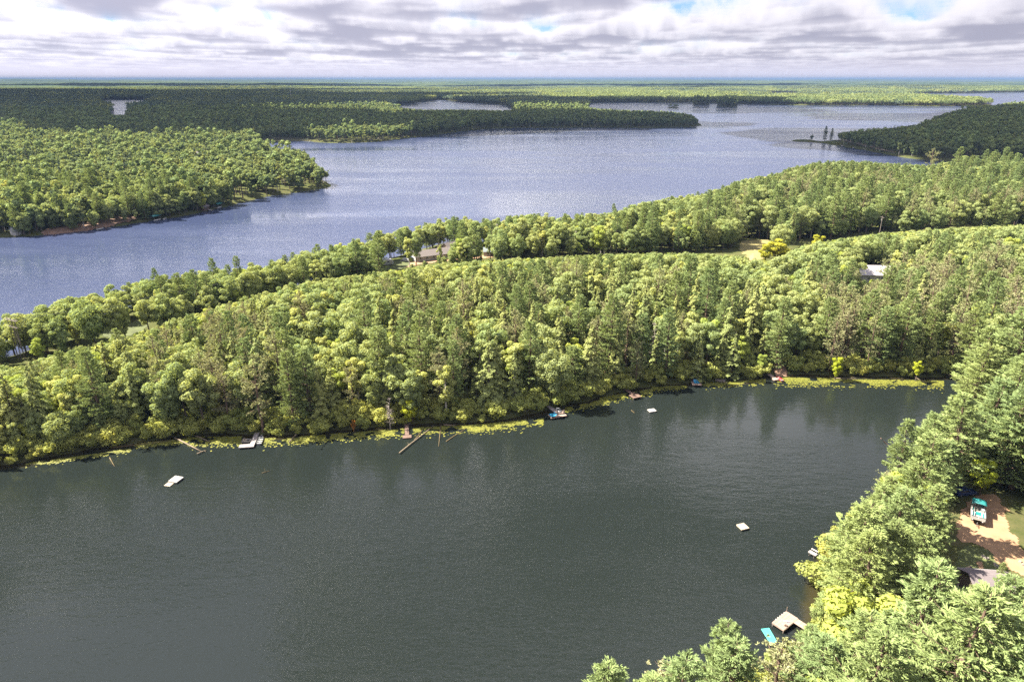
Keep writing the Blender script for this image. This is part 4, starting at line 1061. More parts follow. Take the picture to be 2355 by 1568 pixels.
for kn, lm, v, loc, H, stretch, lab in SINGLE:
    h0, r0 = DIM[kn][v]
    s_ = H / h0
    zg = float(ground_z(np.array([loc[0]]), np.array([loc[1]]), shore_sd(np.array([loc[0]]), np.array([loc[1]]))[0])[0])
    w_ = s_ * stretch if stretch > 1 or kn != 'dead_tree' else s_
    w_ = max(w_, 0.3 * s_)
    grow(kn, v, (loc[0], loc[1], max(zg, 0.1)), rr2.uniform(0, 6.28), (w_, w_, s_), lab, None, lm)
# the rest of the neck's wood as one mass each side
def mass_from(mask, name, label):
    ids = np.where(mask)[0]
    if not len(ids): return
    s_ = TR['sc'][ids]
    w_ = s_ * rr2.uniform(0.92, 1.12, len(ids))
    model = [START[NAMES[TR['kind'][i]]] + int(TR['var'][i]) for i in ids]
    wood_mass(name, label, np.stack([TR['x'][ids], TR['y'][ids], TR['z'][ids]], 1), model, rr2.uniform(0, 6.28, len(ids)), np.stack([w_, w_, s_], 1), store)
rest = ~single_out
mass_from(rest & TR['near'], 'near_bank_undergrowth', 'trees and brush filling in behind the near right bank pines')
mass_from(rest & ~TR['near'] & ~TR['strip'], 'neck_forest', 'mixed wood covering the neck of land between pond and lake')
mass_from(rest & TR['strip'], 'lakeside_forest', 'belt of woods along the near shore of the blue lake')

# --- across the lake: lighter trees; far shores: patches
HEAD = {'left': 'wooded headland across the lake on the left', 'right': 'shaded wooded headland on the right beyond the channel', 'far': 'woods of the long far peninsula and shores behind', 'isle': 'two dark tree-covered islets in the lake'}
x, y = jitter_grid(330, 2100, 8.2)
bx, by, _ = to_px(x, y, 0)
ok = (by < 372) | (bx < 800) & (by < 560)
ok &= (bx > -300) & (bx < 2700)
x, y = x[ok], y[ok]; bx, by = bx[ok], by[ok]
sd, _ = shore_sd(x, y); k = sd > 2.0
# open ground across the water: marshy meadow, landing strip of beach
OPENS = [[(480, 298), (600, 296), (606, 306), (560, 310), (480, 308)], [(160, 326), (300, 322), (300, 326), (160, 331)], [(0, 340), (45, 339), (45, 343), (0, 344)], [(1830, 318), (1900, 316), (1925, 326), (1960, 336), (1880, 330)], [(2170, 322), (2195, 322), (2195, 330), (2170, 330)], [(200, 512), (280, 500), (290, 517), (200, 528)]]
for o_ in OPENS: k &= ~inside(bx, by, o_)
x, y, sd, bx, by = [a[k] for a in (x, y, sd, bx, by)]
z = ground_z(x, y, sd)
H0f = np.array([16, 15, 18, 15, 18, 16, 18, 21]); R0f = np.array([5, 5.4, 4.8, 3.8, 3, 2.6, 3.4, 3.9])
pick = rng.choice(8, len(x), p=[0.23, 0.22, 0.16, 0.10, 0.05, 0.05, 0.09, 0.10])
far_dark = (fbm(x / 140, y / 140, 55, 3) > 0.56) & (rng.random(len(x)) < 0.5)
pick = np.where(far_dark, rng.choice([4, 5, 6, 7], len(x)), pick)
s_ = rng.uniform(0.78, 1.28, len(x)); cur = s_.copy(); alive = np.zeros(len(x), bool); todo = np.ones(len(x), bool)
masks2 = [VIS_LAKE, [(p[0], p[1]) for p in BAY], [(p[0], p[1]) for p in TARN]]
for step in range(3):
    bad = np.zeros(len(x), bool)
    X_, Y_, Z_ = x[todo], y[todo], z[todo]
    b_ = np.zeros(len(X_), bool)
    for hz_ in (1.0, 0.55):
        pxx, pyy, _ = to_px(X_, Y_, Z_ + (H0f[pick] * cur)[todo] * hz_)
        for poly in masks2: b_ |= inside(pxx, pyy + 1.0, poly)
    bad[todo] = b_
    good = todo & ~bad; alive |= good; s_[good] = cur[good]; todo &= bad; cur *= 0.8
reg = np.where((bx < 800) & (by > 325), 'left', np.where((bx > 1740) & (by > 244), 'right', 'far'))
isl_in = np.zeros(len(x), bool)
for isl in ISL: isl_in |= sd_poly(x, y, isl, 30) < 0
reg = np.where(isl_in, 'isle', reg)
for rg, nm in (('left', 'left_headland_forest'), ('right', 'right_headland_forest'), ('far', 'far_peninsula_forest'), ('isle', 'island_forest')):
    k = alive & (reg == rg)
    if not k.any(): continue
    w_ = s_[k] * rng.uniform(0.95, 1.2, k.sum())
    wood_mass(nm, HEAD[rg], np.stack([x[k], y[k], z[k]], 1), pick[k], rng.uniform(0, 6.28, k.sum()), np.stack([w_, w_, s_[k]], 1), store2)
x, y = jitter_grid(2080, 6700, 31, 0.45)
sd, _ = shore_sd(x, y); k = sd > 6
x, y, sd = x[k], y[k], sd[k]; z = ground_z(x, y, sd)
bx, by, _ = to_px(x, y, z + 15)
bad = np.zeros(len(x), bool)
for poly in masks2 + [[(p[0], p[1]) for p in FARLAKE], [(p[0], p[1]) for p in SLIVER]]: bad |= inside(bx, by + 0.8, poly)
isl_in = np.zeros(len(x), bool)
for isl in ISL: isl_in |= sd_poly(x, y, isl, 30) < 0
tone = fbm(x / 700, y / 700, 66, 3); r1 = rng.random(len(x))
pick = np.where((tone > 0.55) | (x < 150) & (tone > 0.40), np.where(r1 < 0.75, 4, 5), np.where(r1 < 0.35, 0, np.where(r1 < 0.65, 1, np.where(r1 < 0.85, 2, 3))))
k = ~bad & ~isl_in
sz = rng.uniform(0.85, 1.2, k.sum())
wood_mass('far_shore_forest', 'unbroken woods beyond the lakes reaching toward the horizon', np.stack([x[k], y[k], z[k]], 1), pick[k], rng.uniform(0, 6.28, k.sum()), np.stack([sz * 1.1, sz * 1.1, sz], 1), store3)
# islet trees beyond the reach of the finer grid
ix, iy = jitter_grid(2050, 2700, 7.0, amax=30)
k = np.zeros(len(ix), bool)
for isl in ISL: k |= sd_poly(ix, iy, isl, 30) < -1
ix, iy = ix[k], iy[k]; iz = ground_z(ix, iy, shore_sd(ix, iy)[0])
isz = rng.uniform(1.15, 1.6, len(ix)); tiny = to_px(ix, iy, iz)[0] < 1575
isz = np.where(tiny, isz * 0.3, isz)
wood_mass('island_woods', HEAD['isle'], np.stack([ix, iy, iz], 1), rng.choice([2, 4, 5, 6, 7], len(ix)), rng.uniform(0, 6.28, len(ix)), np.stack([isz, isz, isz], 1), store2)
print('woods', round(time.time() - T0, 1))

# ------------------------------------------------------------------ open ground: drives, lawns, road
M['sand'] = plain('sandy_dirt', (0.225, 0.135, 0.072), 0.95, 0.22, 0.35, bump=0.3)
M['lawn'] = plain('mown_grass', (0.054, 0.065, 0.017), 0.95, 0.35, 0.30, bump=0.5)
M['straw'] = plain('dry_grass', (0.165, 0.138, 0.047), 0.95, 0.30, 0.25, bump=0.5)
M['clay'] = plain('raw_clay_bank', (0.154, 0.094, 0.060), 0.95, 0.35, 0.5, bump=0.6)
M['asphalt'] = plain('old_asphalt', (0.056, 0.054, 0.054), 0.9, 0.15, 0.4)
M['beach'] = plain('beach_sand', (0.180, 0.142, 0.090), 0.95, 0.25, 0.2)
M['marsh'] = plain('marsh_grass', (0.073, 0.069, 0.026), 0.95, 0.3, 0.05)
def drape(name, poly, off, mat, label, step=1.0, flat=None):
    lo, hi = poly.min(0), poly.max(0)
    nx, ny = int((hi[0] - lo[0]) / step) + 2, int((hi[1] - lo[1]) / step) + 2
    X, Y = np.meshgrid(lo[0] + np.arange(nx) * step, lo[1] + np.arange(ny) * step, indexing='ij')
    rag = (vnoise(X / 2.3, Y / 2.3, 41) - 0.5) * 1.6
    ins = (sd_poly(X.ravel(), Y.ravel(), poly, 20.0).reshape(X.shape) + rag) < 0
    if flat is None:
        Z = ground_z(X.ravel(), Y.ravel(), shore_sd(X.ravel(), Y.ravel())[0]).reshape(X.shape) + off
    else: Z = np.full(X.shape, flat + off)
    id_ = np.arange(nx * ny).reshape(nx, ny)
    q = np.stack([id_[:-1, :-1], id_[1:, :-1], id_[1:, 1:], id_[:-1, 1:]], -1)
    sel = (ins[:-1, :-1].astype(int) + ins[1:, :-1] + ins[1:, 1:] + ins[:-1, 1:]) >= 3
    q = q[sel]
    if not len(q): return
    used, iv = np.unique(q, return_inverse=True)
    v = np.stack([X.ravel()[used], Y.ravel()[used], Z.ravel()[used]], 1)
    return tag(link(name, np_mesh(name, v, [iv.reshape(-1, 4)], [mat], smooth=True)), label, kind='structure')
drape('lawn', gpoly([(2205, 1255), (2262, 1252), (2310, 1300), (2330, 1420), (2200, 1440), (2130, 1390), (2150, 1340), (2205, 1310)], YARD_Z), 0.030, M['lawn'], 'patchy sunlit lawn between sandy drive and mauve cabin roof', 0.4, YARD_Z)
drape('driveway', gpoly([(2205, 1200), (2222, 1160), (2262, 1132), (2300, 1140), (2318, 1190), (2334, 1240), (2372, 1290), (2420, 1320), (2420, 1372), (2350, 1325), (2302, 1304), (2268, 1262), (2240, 1252), (2205, 1245), (2194, 1216)], YARD_Z), 0.060, M['sand'], 'sandy turnaround and drive where the pontoon boat is parked', 0.4, YARD_Z)
drape('footpath', gpoly([(2247, 1292), (2256, 1292), (2272, 1330), (2262, 1345), (2250, 1320)], YARD_Z, 1), 0.090, M['sand'], 'short sandy path from the lawn to the mauve cabin', 0.3, YARD_Z)
drape('cabin_clearing', CABIN, 0.03, M['clay'], 'bare rusty ground round the brown deck', 0.5, 3.6)
drape('home_lawn', gpoly([(868, 622), (905, 600), (935, 592), (945, 606), (925, 622), (880, 634)], HOME_Z), 0.06, M['lawn'], 'green lawn beside the camper', 1.0, HOME_Z)
drape('home_drive', gpoly([(925, 612), (950, 602), (1060, 591), (1140, 585), (1140, 592), (1060, 598), (960, 608), (935, 618)], HOME_Z), 0.05, M['sand'], 'pale gravel forecourt of the long house', 1.0, HOME_Z)
drape('meadow', MEADOW, 0.06, M['straw'], 'straw-coloured clearing behind the golden tree', 1.5, MEADOW_Z)
drape('meadow_track', gpoly([(1722, 584), (1738, 584), (1734, 602), (1720, 602)], MEADOW_Z, 1), 0.10, M['sand'], 'pale track below the straw-coloured clearing', 1.0, MEADOW_Z)
drape('verge', VERGE, 0.06, M['lawn'], 'grassy verge in front of the left tree belt', 1.0, VERGE_Z)
drape('landslip', gpoly([(1750, 792), (1766, 790), (1790, 812), (1808, 838), (1812, 858), (1786, 856), (1778, 832), (1760, 810)], 2.4), 0.45, M['clay'], 'raw clay landslip running down to the long plank dock', 0.5)
drape('point_beach', gpoly([(1826, 324), (1880, 321), (1930, 326), (2000, 343), (2060, 356), (2060, 353), (2000, 338), (1930, 320)], 1.0, 1), 0.6, M['beach'], 'sandy spit at the tip of the right headland', 2.5)
drape('left_beach', gpoly([(95, 532), (200, 518), (262, 506), (320, 500), (322, 505), (262, 518), (200, 527), (95, 539)], 1.0, 1), 0.5, M['clay'], 'reddish bare shore on the left headland', 1.5)
drape('marsh', gpoly([(480, 297), (605, 295), (612, 310), (540, 312), (480, 309)], 2.5, 1), 0.8, M['marsh'], 'tan marsh meadow among the woods behind the left headland', 6.0)
drape('cove_beach', gpoly([(600, 322), (640, 319), (715, 320), (716, 325), (640, 325), (604, 328)], 1.0, 1), 0.6, M['marsh'], 'grassy beach at the head of the far cove', 4.0)
def ribbon(name, line, w, off, mat, label):
    P = chaikin_open(line, 2)
    d = np.gradient(P, axis=0); d /= np.linalg.norm(d, axis=1)[:, None]; nrm = np.stack([-d[:, 1], d[:, 0]], 1)
    L_, R_ = P + nrm * w / 2, P - nrm * w / 2
    zc_ = ground_z(P[:, 0], P[:, 1], shore_sd(P[:, 0], P[:, 1])[0]) + off
    v = np.concatenate([np.c_[L_, zc_], np.c_[R_, zc_]]); n_ = len(P)
    f = np.array([(i, n_ + i, n_ + i + 1, i + 1) for i in range(n_ - 1)])
    return tag(link(name, np_mesh(name, v, [f], [mat])), label, kind='structure')
def chaikin_open(p, n):
    p = np.array(p, float)
    for _ in range(n):
        q = np.stack([0.75 * p[:-1] + 0.25 * p[1:], 0.25 * p[:-1] + 0.75 * p[1:]], 1).reshape(-1, 2)
        p = np.concatenate([p[:1], q, p[-1:]])
    return p

# ------------------------------------------------------------------ lily beds along the far shore
m, t = new_mat('lily_pads')
oi = nd(t, 'ShaderNodeAttribute', attribute_name='tint')
cr = nd(t, 'ShaderNodeValToRGB', {0: oi.outputs['Fac']})
cr.color_ramp.elements[0].color = (0.05, 0.062, 0.012, 1); cr.color_ramp.elements[1].color = (0.165, 0.160, 0.024, 1)
p = nd(t, 'ShaderNodeBsdfPrincipled', {'Base Color': cr.outputs[0], 'Roughness': 0.45})
finish(t, p.outputs[0]); M['lily'] = m
BEDS = [((60, 1070), (300, 1036), 7, 0.5), ((310, 1025), (470, 1008), 9, 0.8), ((430, 1010), (555, 1008), 16, 1.4), ((600, 1012), (720, 1010), 12, 1.2), ((690, 1008), (930, 990), 12, 1.6), ((950, 988), (1080, 982), 12, 1.2), ((1080, 982), (1250, 966), 14, 1.6),
        ((1300, 942), (1400, 920), 10, 0.8), ((1380, 918), (1500, 898), 12, 1.0), ((1500, 894), (1580, 890), 8, 0.7), ((1610, 886), (1760, 876), 10, 1.2), ((1780, 872), (1930, 874), 15, 1.8), ((1930, 876), (2170, 880), 14, 1.5)]
rl = np.random.default_rng(99); PV, PF, PT = [], [], []
for (x0, y0), (x1, y1), wpx, dens in BEDS:
    n_ = int(abs(x1 - x0) * dens * 7.5)
    f = rl.random(n_); e = np.abs(rl.normal(0, 0.55, n_))
    px_, py_ = x0 + (x1 - x0) * f, y0 + (y1 - y0) * f + e * wpx - 4
    keep = fbm(px_ / 26, py_ / 9, 8, 3) > 0.36
    for a_, b_ in zip(px_[keep], py_[keep]):
        X, Y, _ = at(a_, b_)
        r_ = rl.uniform(0.12, 0.30); tl = rl.normal(0, 0.05, 2); a0 = rl.uniform(0, 6.28); base = len(PV)
        for k in range(6):
            an = a0 + k * 1.0472; cx_, cy_ = math.cos(an) * r_, math.sin(an) * r_
            PV.append((X + cx_, Y + cy_, 0.035 + abs(tl[0]) * 0.5 + cx_ * tl[0] + cy_ * tl[1]))
        PF.append([base + k for k in range(6)]); PT.append(np.clip(rl.beta(2, 2), 0, 1))
me = np_mesh('lily_pads', np.array(PV), [np.array(PF)], [M['lily']]); face_attr(me, 'tint', PT)
tag(link('lily_pads', me), 'yellow-green lily pads floating along the far shore of the pond', kind='stuff')

# ------------------------------------------------------------------ building materials
M['greywood'] = wood('weathered_grey_boards', (0.189, 0.168, 0.159))
M['tanwood'] = wood('pale_tan_boards', (0.257, 0.215, 0.159), 0.2)
M['brownwood'] = wood('brown_boards', (0.099, 0.060, 0.043))
M['pinkwood'] = wood('sun_bleached_boards', (0.215, 0.159, 0.125))
M['redwood'] = wood('red_painted_boards', (0.180, 0.023, 0.026), 0.2)
M['whitewood'] = wood('white_painted_boards', (0.26, 0.245, 0.225), 0.12)
M['log'] = wood('stripped_log', (0.154, 0.116, 0.073), 0.35)
M['wetlog'] = wood('waterlogged_log', (0.069, 0.049, 0.015), 0.35)
M['pole'] = wood('pole_timber', (0.142, 0.116, 0.099), 0.25)
M['teal'] = plain('teal_canvas', (0.009, 0.129, 0.125), 0.6, 0.12)
M['turquoise'] = plain('turquoise_foam', (0.043, 0.266, 0.232), 0.5, 0.08)
M['cyan'] = plain('bright_blue_plastic', (0.013, 0.154, 0.266), 0.4, 0.1)
M['white'] = plain('white_paint', (0.335, 0.331, 0.322), 0.45, 0.07)
M['cream'] = plain('cream_vinyl', (0.266, 0.245, 0.206), 0.5, 0.08)
M['red'] = plain('red_paint', (0.215, 0.022, 0.020), 0.4, 0.1)
M['alu'] = plain('dull_aluminium', (0.236, 0.240, 0.249), 0.4, 0.12, metal=0.6)
M['dark'] = plain('black_rubber', (0.02, 0.02, 0.022), 0.7, 0.15)
M['navy'] = plain('dark_blue_paint', (0.02, 0.04, 0.12), 0.35, 0.1)
M['glass'] = plain('dark_window_glass', (0.03, 0.035, 0.04), 0.08, 0.05)
M['mauve_roof'] = plain('mauve_grey_shingles', (0.115, 0.095, 0.096), 0.9, 0.12, 2.0, bump=0.3)
M['grey_roof'] = plain('grey_brown_shingles', (0.103, 0.086, 0.077), 0.9, 0.15, 1.5, bump=0.3)
M['pale_roof'] = plain('white_metal_roofing', (0.317, 0.292, 0.288), 0.5, 0.06)
M['green_roof'] = plain('grey_green_roof', (0.129, 0.154, 0.154), 0.8, 0.1)
M['siding'] = plain('white_siding', (0.283, 0.275, 0.257), 0.8, 0.1)
M['tan_siding'] = plain('tan_siding', (0.180, 0.137, 0.099), 0.8, 0.12)
M['brown_siding'] = plain('brown_siding', (0.069, 0.043, 0.030), 0.85, 0.15)
M['rock'] = plain('pale_boulder', (0.206, 0.180, 0.151), 0.95, 0.3, 1.5, bump=0.5)
M['steel'] = plain('galvanised_steel', (0.215, 0.215, 0.215), 0.5, 0.1, metal=0.5)

PL = {}
def plank_mesh(l, w, th, mat):
    k = (round(l, 3), round(w, 3), round(th, 3), mat)
    if k not in PL: PL[k] = MB().box((0, 0, 0), (l, w, th)).mesh('plank', M[mat])
    return PL[k]
def planks(root, x0, x1, y0, y1, z, mat, w=0.2, across=True, th=0.045, jig=0.006):
    """boards laid side by side over a rectangle in the thing's own frame"""
    rj = random.Random(int(abs(x0 * 991 + y0 * 77 + z * 13)))
    span, length = ((x1 - x0), (y1 - y0)) if across else ((y1 - y0), (x1 - x0))
    n_ = max(2, round(span / w)); w_ = span / n_
    for i in range(n_):
        me = plank_mesh(w_ * 0.93 if across else length, length if across else w_ * 0.93, th, mat)
        o = link('plank', me, root)
        c = (i + 0.5) * w_
        o.location = (x0 + c, (y0 + y1) / 2 + rj.uniform(-0.02, 0.02), z + rj.uniform(-jig, jig)) if across else ((x0 + x1) / 2 + rj.uniform(-0.02, 0.02), y0 + c, z + rj.uniform(-jig, jig))
def posts(root, pts, top, r=0.06, bottom=-1.4, mat='pole'):
    for x, y in pts: MB().tube([(x, y, bottom), (x, y, top)], r, 7).build('post', M[mat], root)
def frame_to(a, b):
    d = Vector((b[0] - a[0], b[1] - a[1], 0)); return d.length, math.atan2(d.y, d.x)
def dock(label, A, B, w, z, mat, plats=(), group='docks round the pond', rail=False, board=0.2, cat='dock', tilt=0.0):
    L_, rz = frame_to(A, B)
    t_ = thing('dock', (A[0], A[1], 0), label, cat, group, rz)
    if w > 0:
        planks(t_, 0, L_, -w / 2, w / 2, z, mat, board)
        for s in (-1, 1): MB().box((L_ / 2, s * (w / 2 - 0.08), z - 0.11), (L_ - 0.05, 0.08, 0.14)).build('stringer', M[mat], t_)
        n_ = max(2, int(L_ / 2.4) + 1)
        posts(t_, [(0.3 + (L_ - 0.6) * i / (n_ - 1), s * (w / 2 - 0.02)) for i in range(n_) for s in (-1, 1)], z - 0.04, 0.05)
    for (x0, x1, y0, y1, ac) in plats:
        planks(t_, x0, x1, y0, y1, z + 0.006, mat, board, ac)
        fr = MB()
        for yy in (y0 + 0.05, y1 - 0.05): fr.box(((x0 + x1) / 2, yy, z - 0.11), (x1 - x0, 0.08, 0.16))
        for xx in (x0 + 0.05, x1 - 0.05): fr.box((xx, (y0 + y1) / 2, z - 0.112), (0.08, y1 - y0 - 0.2, 0.16))
        fr.build('frame', M[mat], t_)
        posts(t_, [(x0 + 0.15, y0 + 0.12), (x1 - 0.15, y0 + 0.12), (x0 + 0.15, y1 - 0.12), (x1 - 0.15, y1 - 0.12)], z - 0.03, 0.06)
    return t_
def hull(L_, W_, D_, mat, name, parent, flat=0.0, inner=True):
    """open boat shell, bow at +x"""
    st = [(-0.5, 0.78, 0.0), (-0.3, 0.95, 0.0), (0.0, 1.0, 0.0), (0.25, 0.86, 0.04), (0.42, 0.45, 0.14), (0.5, 0.04, 0.28)]
    mb = MB(); ring = []
    def sect(x, wf, lift, sh):
        w = W_ / 2 * wf - sh
        return [(x, w, D_ + lift * D_), (x, w * 0.86, D_ * 0.35 + lift * D_), (x, w * 0.55, sh + lift * D_ * 0.8), (x, -w * 0.55, sh + lift * D_ * 0.8), (x, -w * 0.86, D_ * 0.35 + lift * D_), (x, -w, D_ + lift * D_)]
    for sh in (0.0, 0.04):
        vs = [];
        for fx, wf, lf in st: vs += sect(fx * (L_ - 2 * sh), max(wf, 0.08), lf, sh)
        fs = []
        for i in range(len(st) - 1):
            for k in range(5): fs.append((i * 6 + k, i * 6 + k + 1, (i + 1) * 6 + k + 1, (i + 1) * 6 + k) if sh == 0 else (i * 6 + k, (i + 1) * 6 + k, (i + 1) * 6 + k + 1, i * 6 + k + 1))
        fs.append((0, 1, 2, 3, 4, 5) if sh else (5, 4, 3, 2, 1, 0)); fs.append(tuple(range((len(st) - 1) * 6, len(st) * 6)))
        mb.add(vs, fs)
    n_ = len(st) * 6
    for i in range(len(st) - 1):
        for k in (0, 5): mb.f.append((i * 6 + k, (i + 1) * 6 + k, n_ + (i + 1) * 6 + k, n_ + i * 6 + k))
    return mb.build(name, M[mat], parent)
def rowboat(label, loc, rz, L_=3.8, W_=1.4, mat='alu', benches=4, bmat='alu', group='boats'):
    t_ = thing('rowboat', loc, label, 'boat', group, rz)
    hull(L_, W_, 0.5, mat, 'hull', t_)
    for i in range(benches):
        x_ = -0.38 * L_ + i * 0.66 * L_ / max(benches - 1, 1)
        MB().box((x_, 0, 0.36), (0.26, W_ * (0.80 if x_ < 0.2 * L_ else 0.6), 0.04)).build('bench', M[bmat], t_)
    return t_
def lounger(label, loc, rz, mat='cyan', group='loungers on the docks'):
    t_ = thing('deck_lounger', loc, label, 'deck chair', group, rz)
    mb = MB(); mb.add([(-0.35, -0.34, 0.30), (0.9, -0.34, 0.30), (0.9, 0.34, 0.30), (-0.35, 0.34, 0.30), (-0.35, -0.34, 0.36), (0.9, -0.34, 0.36), (0.9, 0.34, 0.36), (-0.35, 0.34, 0.36)], [(3, 2, 1, 0), (4, 5, 6, 7), (0, 1, 5, 4), (1, 2, 6, 5), (2, 3, 7, 6), (3, 0, 4, 7)])
    mb.build('seat', M[mat], t_)
    mb = MB(); mb.add([(-0.35, -0.34, 0.33), (-0.35, 0.34, 0.33), (-0.85, 0.34, 0.78), (-0.85, -0.34, 0.78), (-0.39, -0.34, 0.29), (-0.39, 0.34, 0.29), (-0.89, 0.34, 0.74), (-0.89, -0.34, 0.74)], [(0, 1, 2, 3), (7, 6, 5, 4), (0, 4, 5, 1), (1, 5, 6, 2), (2, 6, 7, 3), (3, 7, 4, 0)])
    mb.build('backrest', M[mat], t_)
    for x_, y_ in ((-0.3, -0.3), (-0.3, 0.3), (0.85, -0.3), (0.85, 0.3)): MB().box((x_, y_, 0.15), (0.05, 0.05, 0.30)).build('leg', M['white'], t_)
    return t_
def armchair(label, loc, rz, mat='pinkwood', group='wooden chairs on the docks'):
    t_ = thing('deck_armchair', loc, label, 'chair', group, rz)
    MB().box((0, 0, 0.36), (0.55, 0.55, 0.05)).build('seat', M[mat], t_)
    for i in range(4): MB().box((-0.30, -0.21 + i * 0.14, 0.70), (0.04, 0.11, 0.70)).build('slat', M[mat], t_)
    for s in (-1, 1):
        MB().box((0.05, s * 0.33, 0.58), (0.65, 0.12, 0.03)).build('armrest', M[mat], t_)
        MB().box((0.28, s * 0.31, 0.28), (0.06, 0.06, 0.56)).build('leg', M[mat], t_); MB().box((-0.28, s * 0.31, 0.17), (0.06, 0.06, 0.34)).build('leg', M[mat], t_)
    return t_

# ------------------------------------------------------------------ rafts on the pond
def raft(label, quad, z, mat, board=0.22, floats=True, name='swim_raft'):
    """boards laid on the quadrilateral read off the photograph, squared up"""
    P = [src(a, b, z) for a, b in quad]
    c = sum(P, Vector()) / 4; e = ((P[1] - P[0]) + (P[2] - P[3])) / 2; g = ((P[3] - P[0]) + (P[2] - P[1])) / 2
    Lx, Ly = e.length, g.length; rz = math.atan2(e.y, e.x)
    t_ = thing(name, (c.x, c.y, 0), label, 'raft', 'rafts moored on the pond', rz)
    planks(t_, -Lx / 2, Lx / 2, -Ly / 2, Ly / 2, z, mat, board)
    fr = MB()
    for s in (-1, 1):
        fr.box((0, s * (Ly / 2 - 0.06), z - 0.12), (Lx - 0.02, 0.10, 0.18)); fr.box((s * (Lx / 2 - 0.06), 0, z - 0.121), (0.10, Ly - 0.28, 0.18))
    fr.build('frame', M[mat], t_)
    if floats:
        for sx in (-1, 1):
            for sy in (-1, 1): MB().tube([(sx * Lx * 0.28, sy * (Ly / 2 - 0.35), -0.02), (sx * Lx * 0.05, sy * (Ly / 2 - 0.35), -0.02)], 0.26, 10).build('barrel', M['navy'], t_)
    return t_, Lx, Ly
raft('bleached wooden raft of the double raft, the higher of the two', [(409, 1114), (429.5, 1117.5), (414, 1130.5), (396, 1127)], 0.42, 'whitewood')
raft('low tan half of the double raft, slipping under water', [(395, 1128.5), (407.5, 1131), (399, 1139.5), (384, 1138)], 0.13, 'tanwood', 0.3, False)
raft('small white raft before the teal-chair and brown docks', [(1517.5, 959), (1532.5, 957), (1538.5, 962.5), (1523, 965.5)], 0.35, 'whitewood')
raft('lone tan raft in open water off the near bank', [(1726.5, 1228.5), (1744.5, 1224.5), (1755, 1237), (1737.5, 1241.5)], 0.38, 'tanwood')
tq = [src(1784.5, 1472.5, 0.14), src(1801.5, 1470.5, 0.14), src(1820.5, 1503, 0.14), src(1806, 1507, 0.14)]
c = sum(tq, Vector()) / 4
t_ = thing('floating_mat', (c.x, c.y, 0), 'long turquoise floating mat moored beside the square dock', 'float')
quad = [(p_.x - c.x, p_.y - c.y) for p_ in tq]
MB().prism(quad[::-1] if False else quad, 0.02, 0.14).build('pad', M['turquoise'], t_)
e0 = [((quad[0][0] + (quad[3][0] - quad[0][0]) * f), (quad[0][1] + (quad[3][1] - quad[0][1]) * f)) for f in (0.02, 0.98)]
e1 = [((quad[1][0] + (quad[2][0] - quad[1][0]) * f), (quad[1][1] + (quad[2][1] - quad[1][1]) * f)) for f in (0.02, 0.98)]
for e in (e0, e1): MB().tube([(e[0][0], e[0][1], 0.12), (e[1][0], e[1][1], 0.12)], 0.09, 8).build('edge_roll', M['turquoise'], t_)

# ------------------------------------------------------------------ docks on the far shore of the pond
A, B = src(603, 1013, 0.5), src(588.5, 1047, 0.5); L1, r1_ = frame_to(A, B)
dock('grey L-shaped dock with a boat on each side, far shore', A, B, 1.15, 0.5, 'greywood', [(L1 - 1.6, L1, -3.0, -0.575, False)])
def on(A, rz, x, y, z): return (A[0] + math.cos(rz) * x - math.sin(rz) * y, A[1] + math.sin(rz) * x + math.cos(rz) * y, z)
rowboat('grey aluminium rowboat tied right of the grey L-shaped dock', on(A, r1_, L1 * 0.52, 1.45, 0.0), r1_ + math.pi + 0.05, 4.4, 1.45, 'alu', 4, 'white')
t_ = thing('pedal_boat', on(A, r1_, L1 * 0.50, -1.9, 0.0), 'tan pedal boat tied in the angle of the grey dock', 'boat', 'boats', r1_ + 1.5)
hull(2.4, 1.7, 0.42, 'cream', 'hull', t_)
for s in (-1, 1):
    MB().box((-0.3, s * 0.36, 0.42), (0.5, 0.5, 0.14)).build('seat', M['tanwood'], t_); MB().box((-0.58, s * 0.36, 0.66), (0.09, 0.5, 0.42)).build('backrest', M['tanwood'], t_)
MB().box((0.45, 0, 0.38), (0.5, 0.9, 0.10)).build('pedal_box', M['dark'], t_)
A, B = src(952.5, 991, 0.45), src(954, 1020, 0.15); L2, r2_ = frame_to(A, B)
dock('narrow brown dock under the lime tree, its end under water', A, B, 1.05, 0.28, 'brownwood', [(L2 + 0.1, L2 + 1.6, -1.1, 1.1, True)])
A, B = src(1285, 950.5, 0.7), src(1308, 968.5, 0.6); L3, r3_ = frame_to(A, B)
P0, P1 = src(1287, 974.5, 0.6), src(1324, 968.5, 0.6)
dock('grey gangway leading out to the teal-chair dock', A, B, 1.2, 0.66, 'greywood')
Lp, rp = frame_to(P0, P1)
t_ = thing('dock', (P0.x, P0.y, 0), 'bleached dock platform with two teal loungers and a chair', 'dock', 'docks round the pond', rp)
planks(t_, 0, Lp, -1.35, 0.75, 0.58, 'pinkwood', 0.2); posts(t_, [(0.2, -1.2), (Lp - 0.2, -1.2), (0.2, 0.6), (Lp - 0.2, 0.6), (Lp / 2, -1.2)], 0.54)
MB().box((Lp / 2, -1.33, 0.46), (Lp, 0.06, 0.2)).build('fascia', M['brownwood'], t_)
for i in range(2): lounger(('near' if i == 0 else 'far') + ' one of two teal loungers on the bleached platform', on(P0, rp, 0.95, -0.85 + i * 0.95, 0.60), rp + math.pi, 'cyan')
armchair('wooden armchair at the open end of the bleached platform', on(P0, rp, Lp - 0.5, 0.2, 0.60), rp + 2.2)
armchair('wooden chair where the grey gangway meets the bleached platform', on(P0, rp, Lp * 0.52, 0.45, 0.60), rp + 1.6)
t_ = thing('inflatable_boat', on(A, r3_, L3 * 0.75, 0.95, 0.52), 'small grey-violet inflatable on the gangway edge', 'boat', 'boats', r3_)
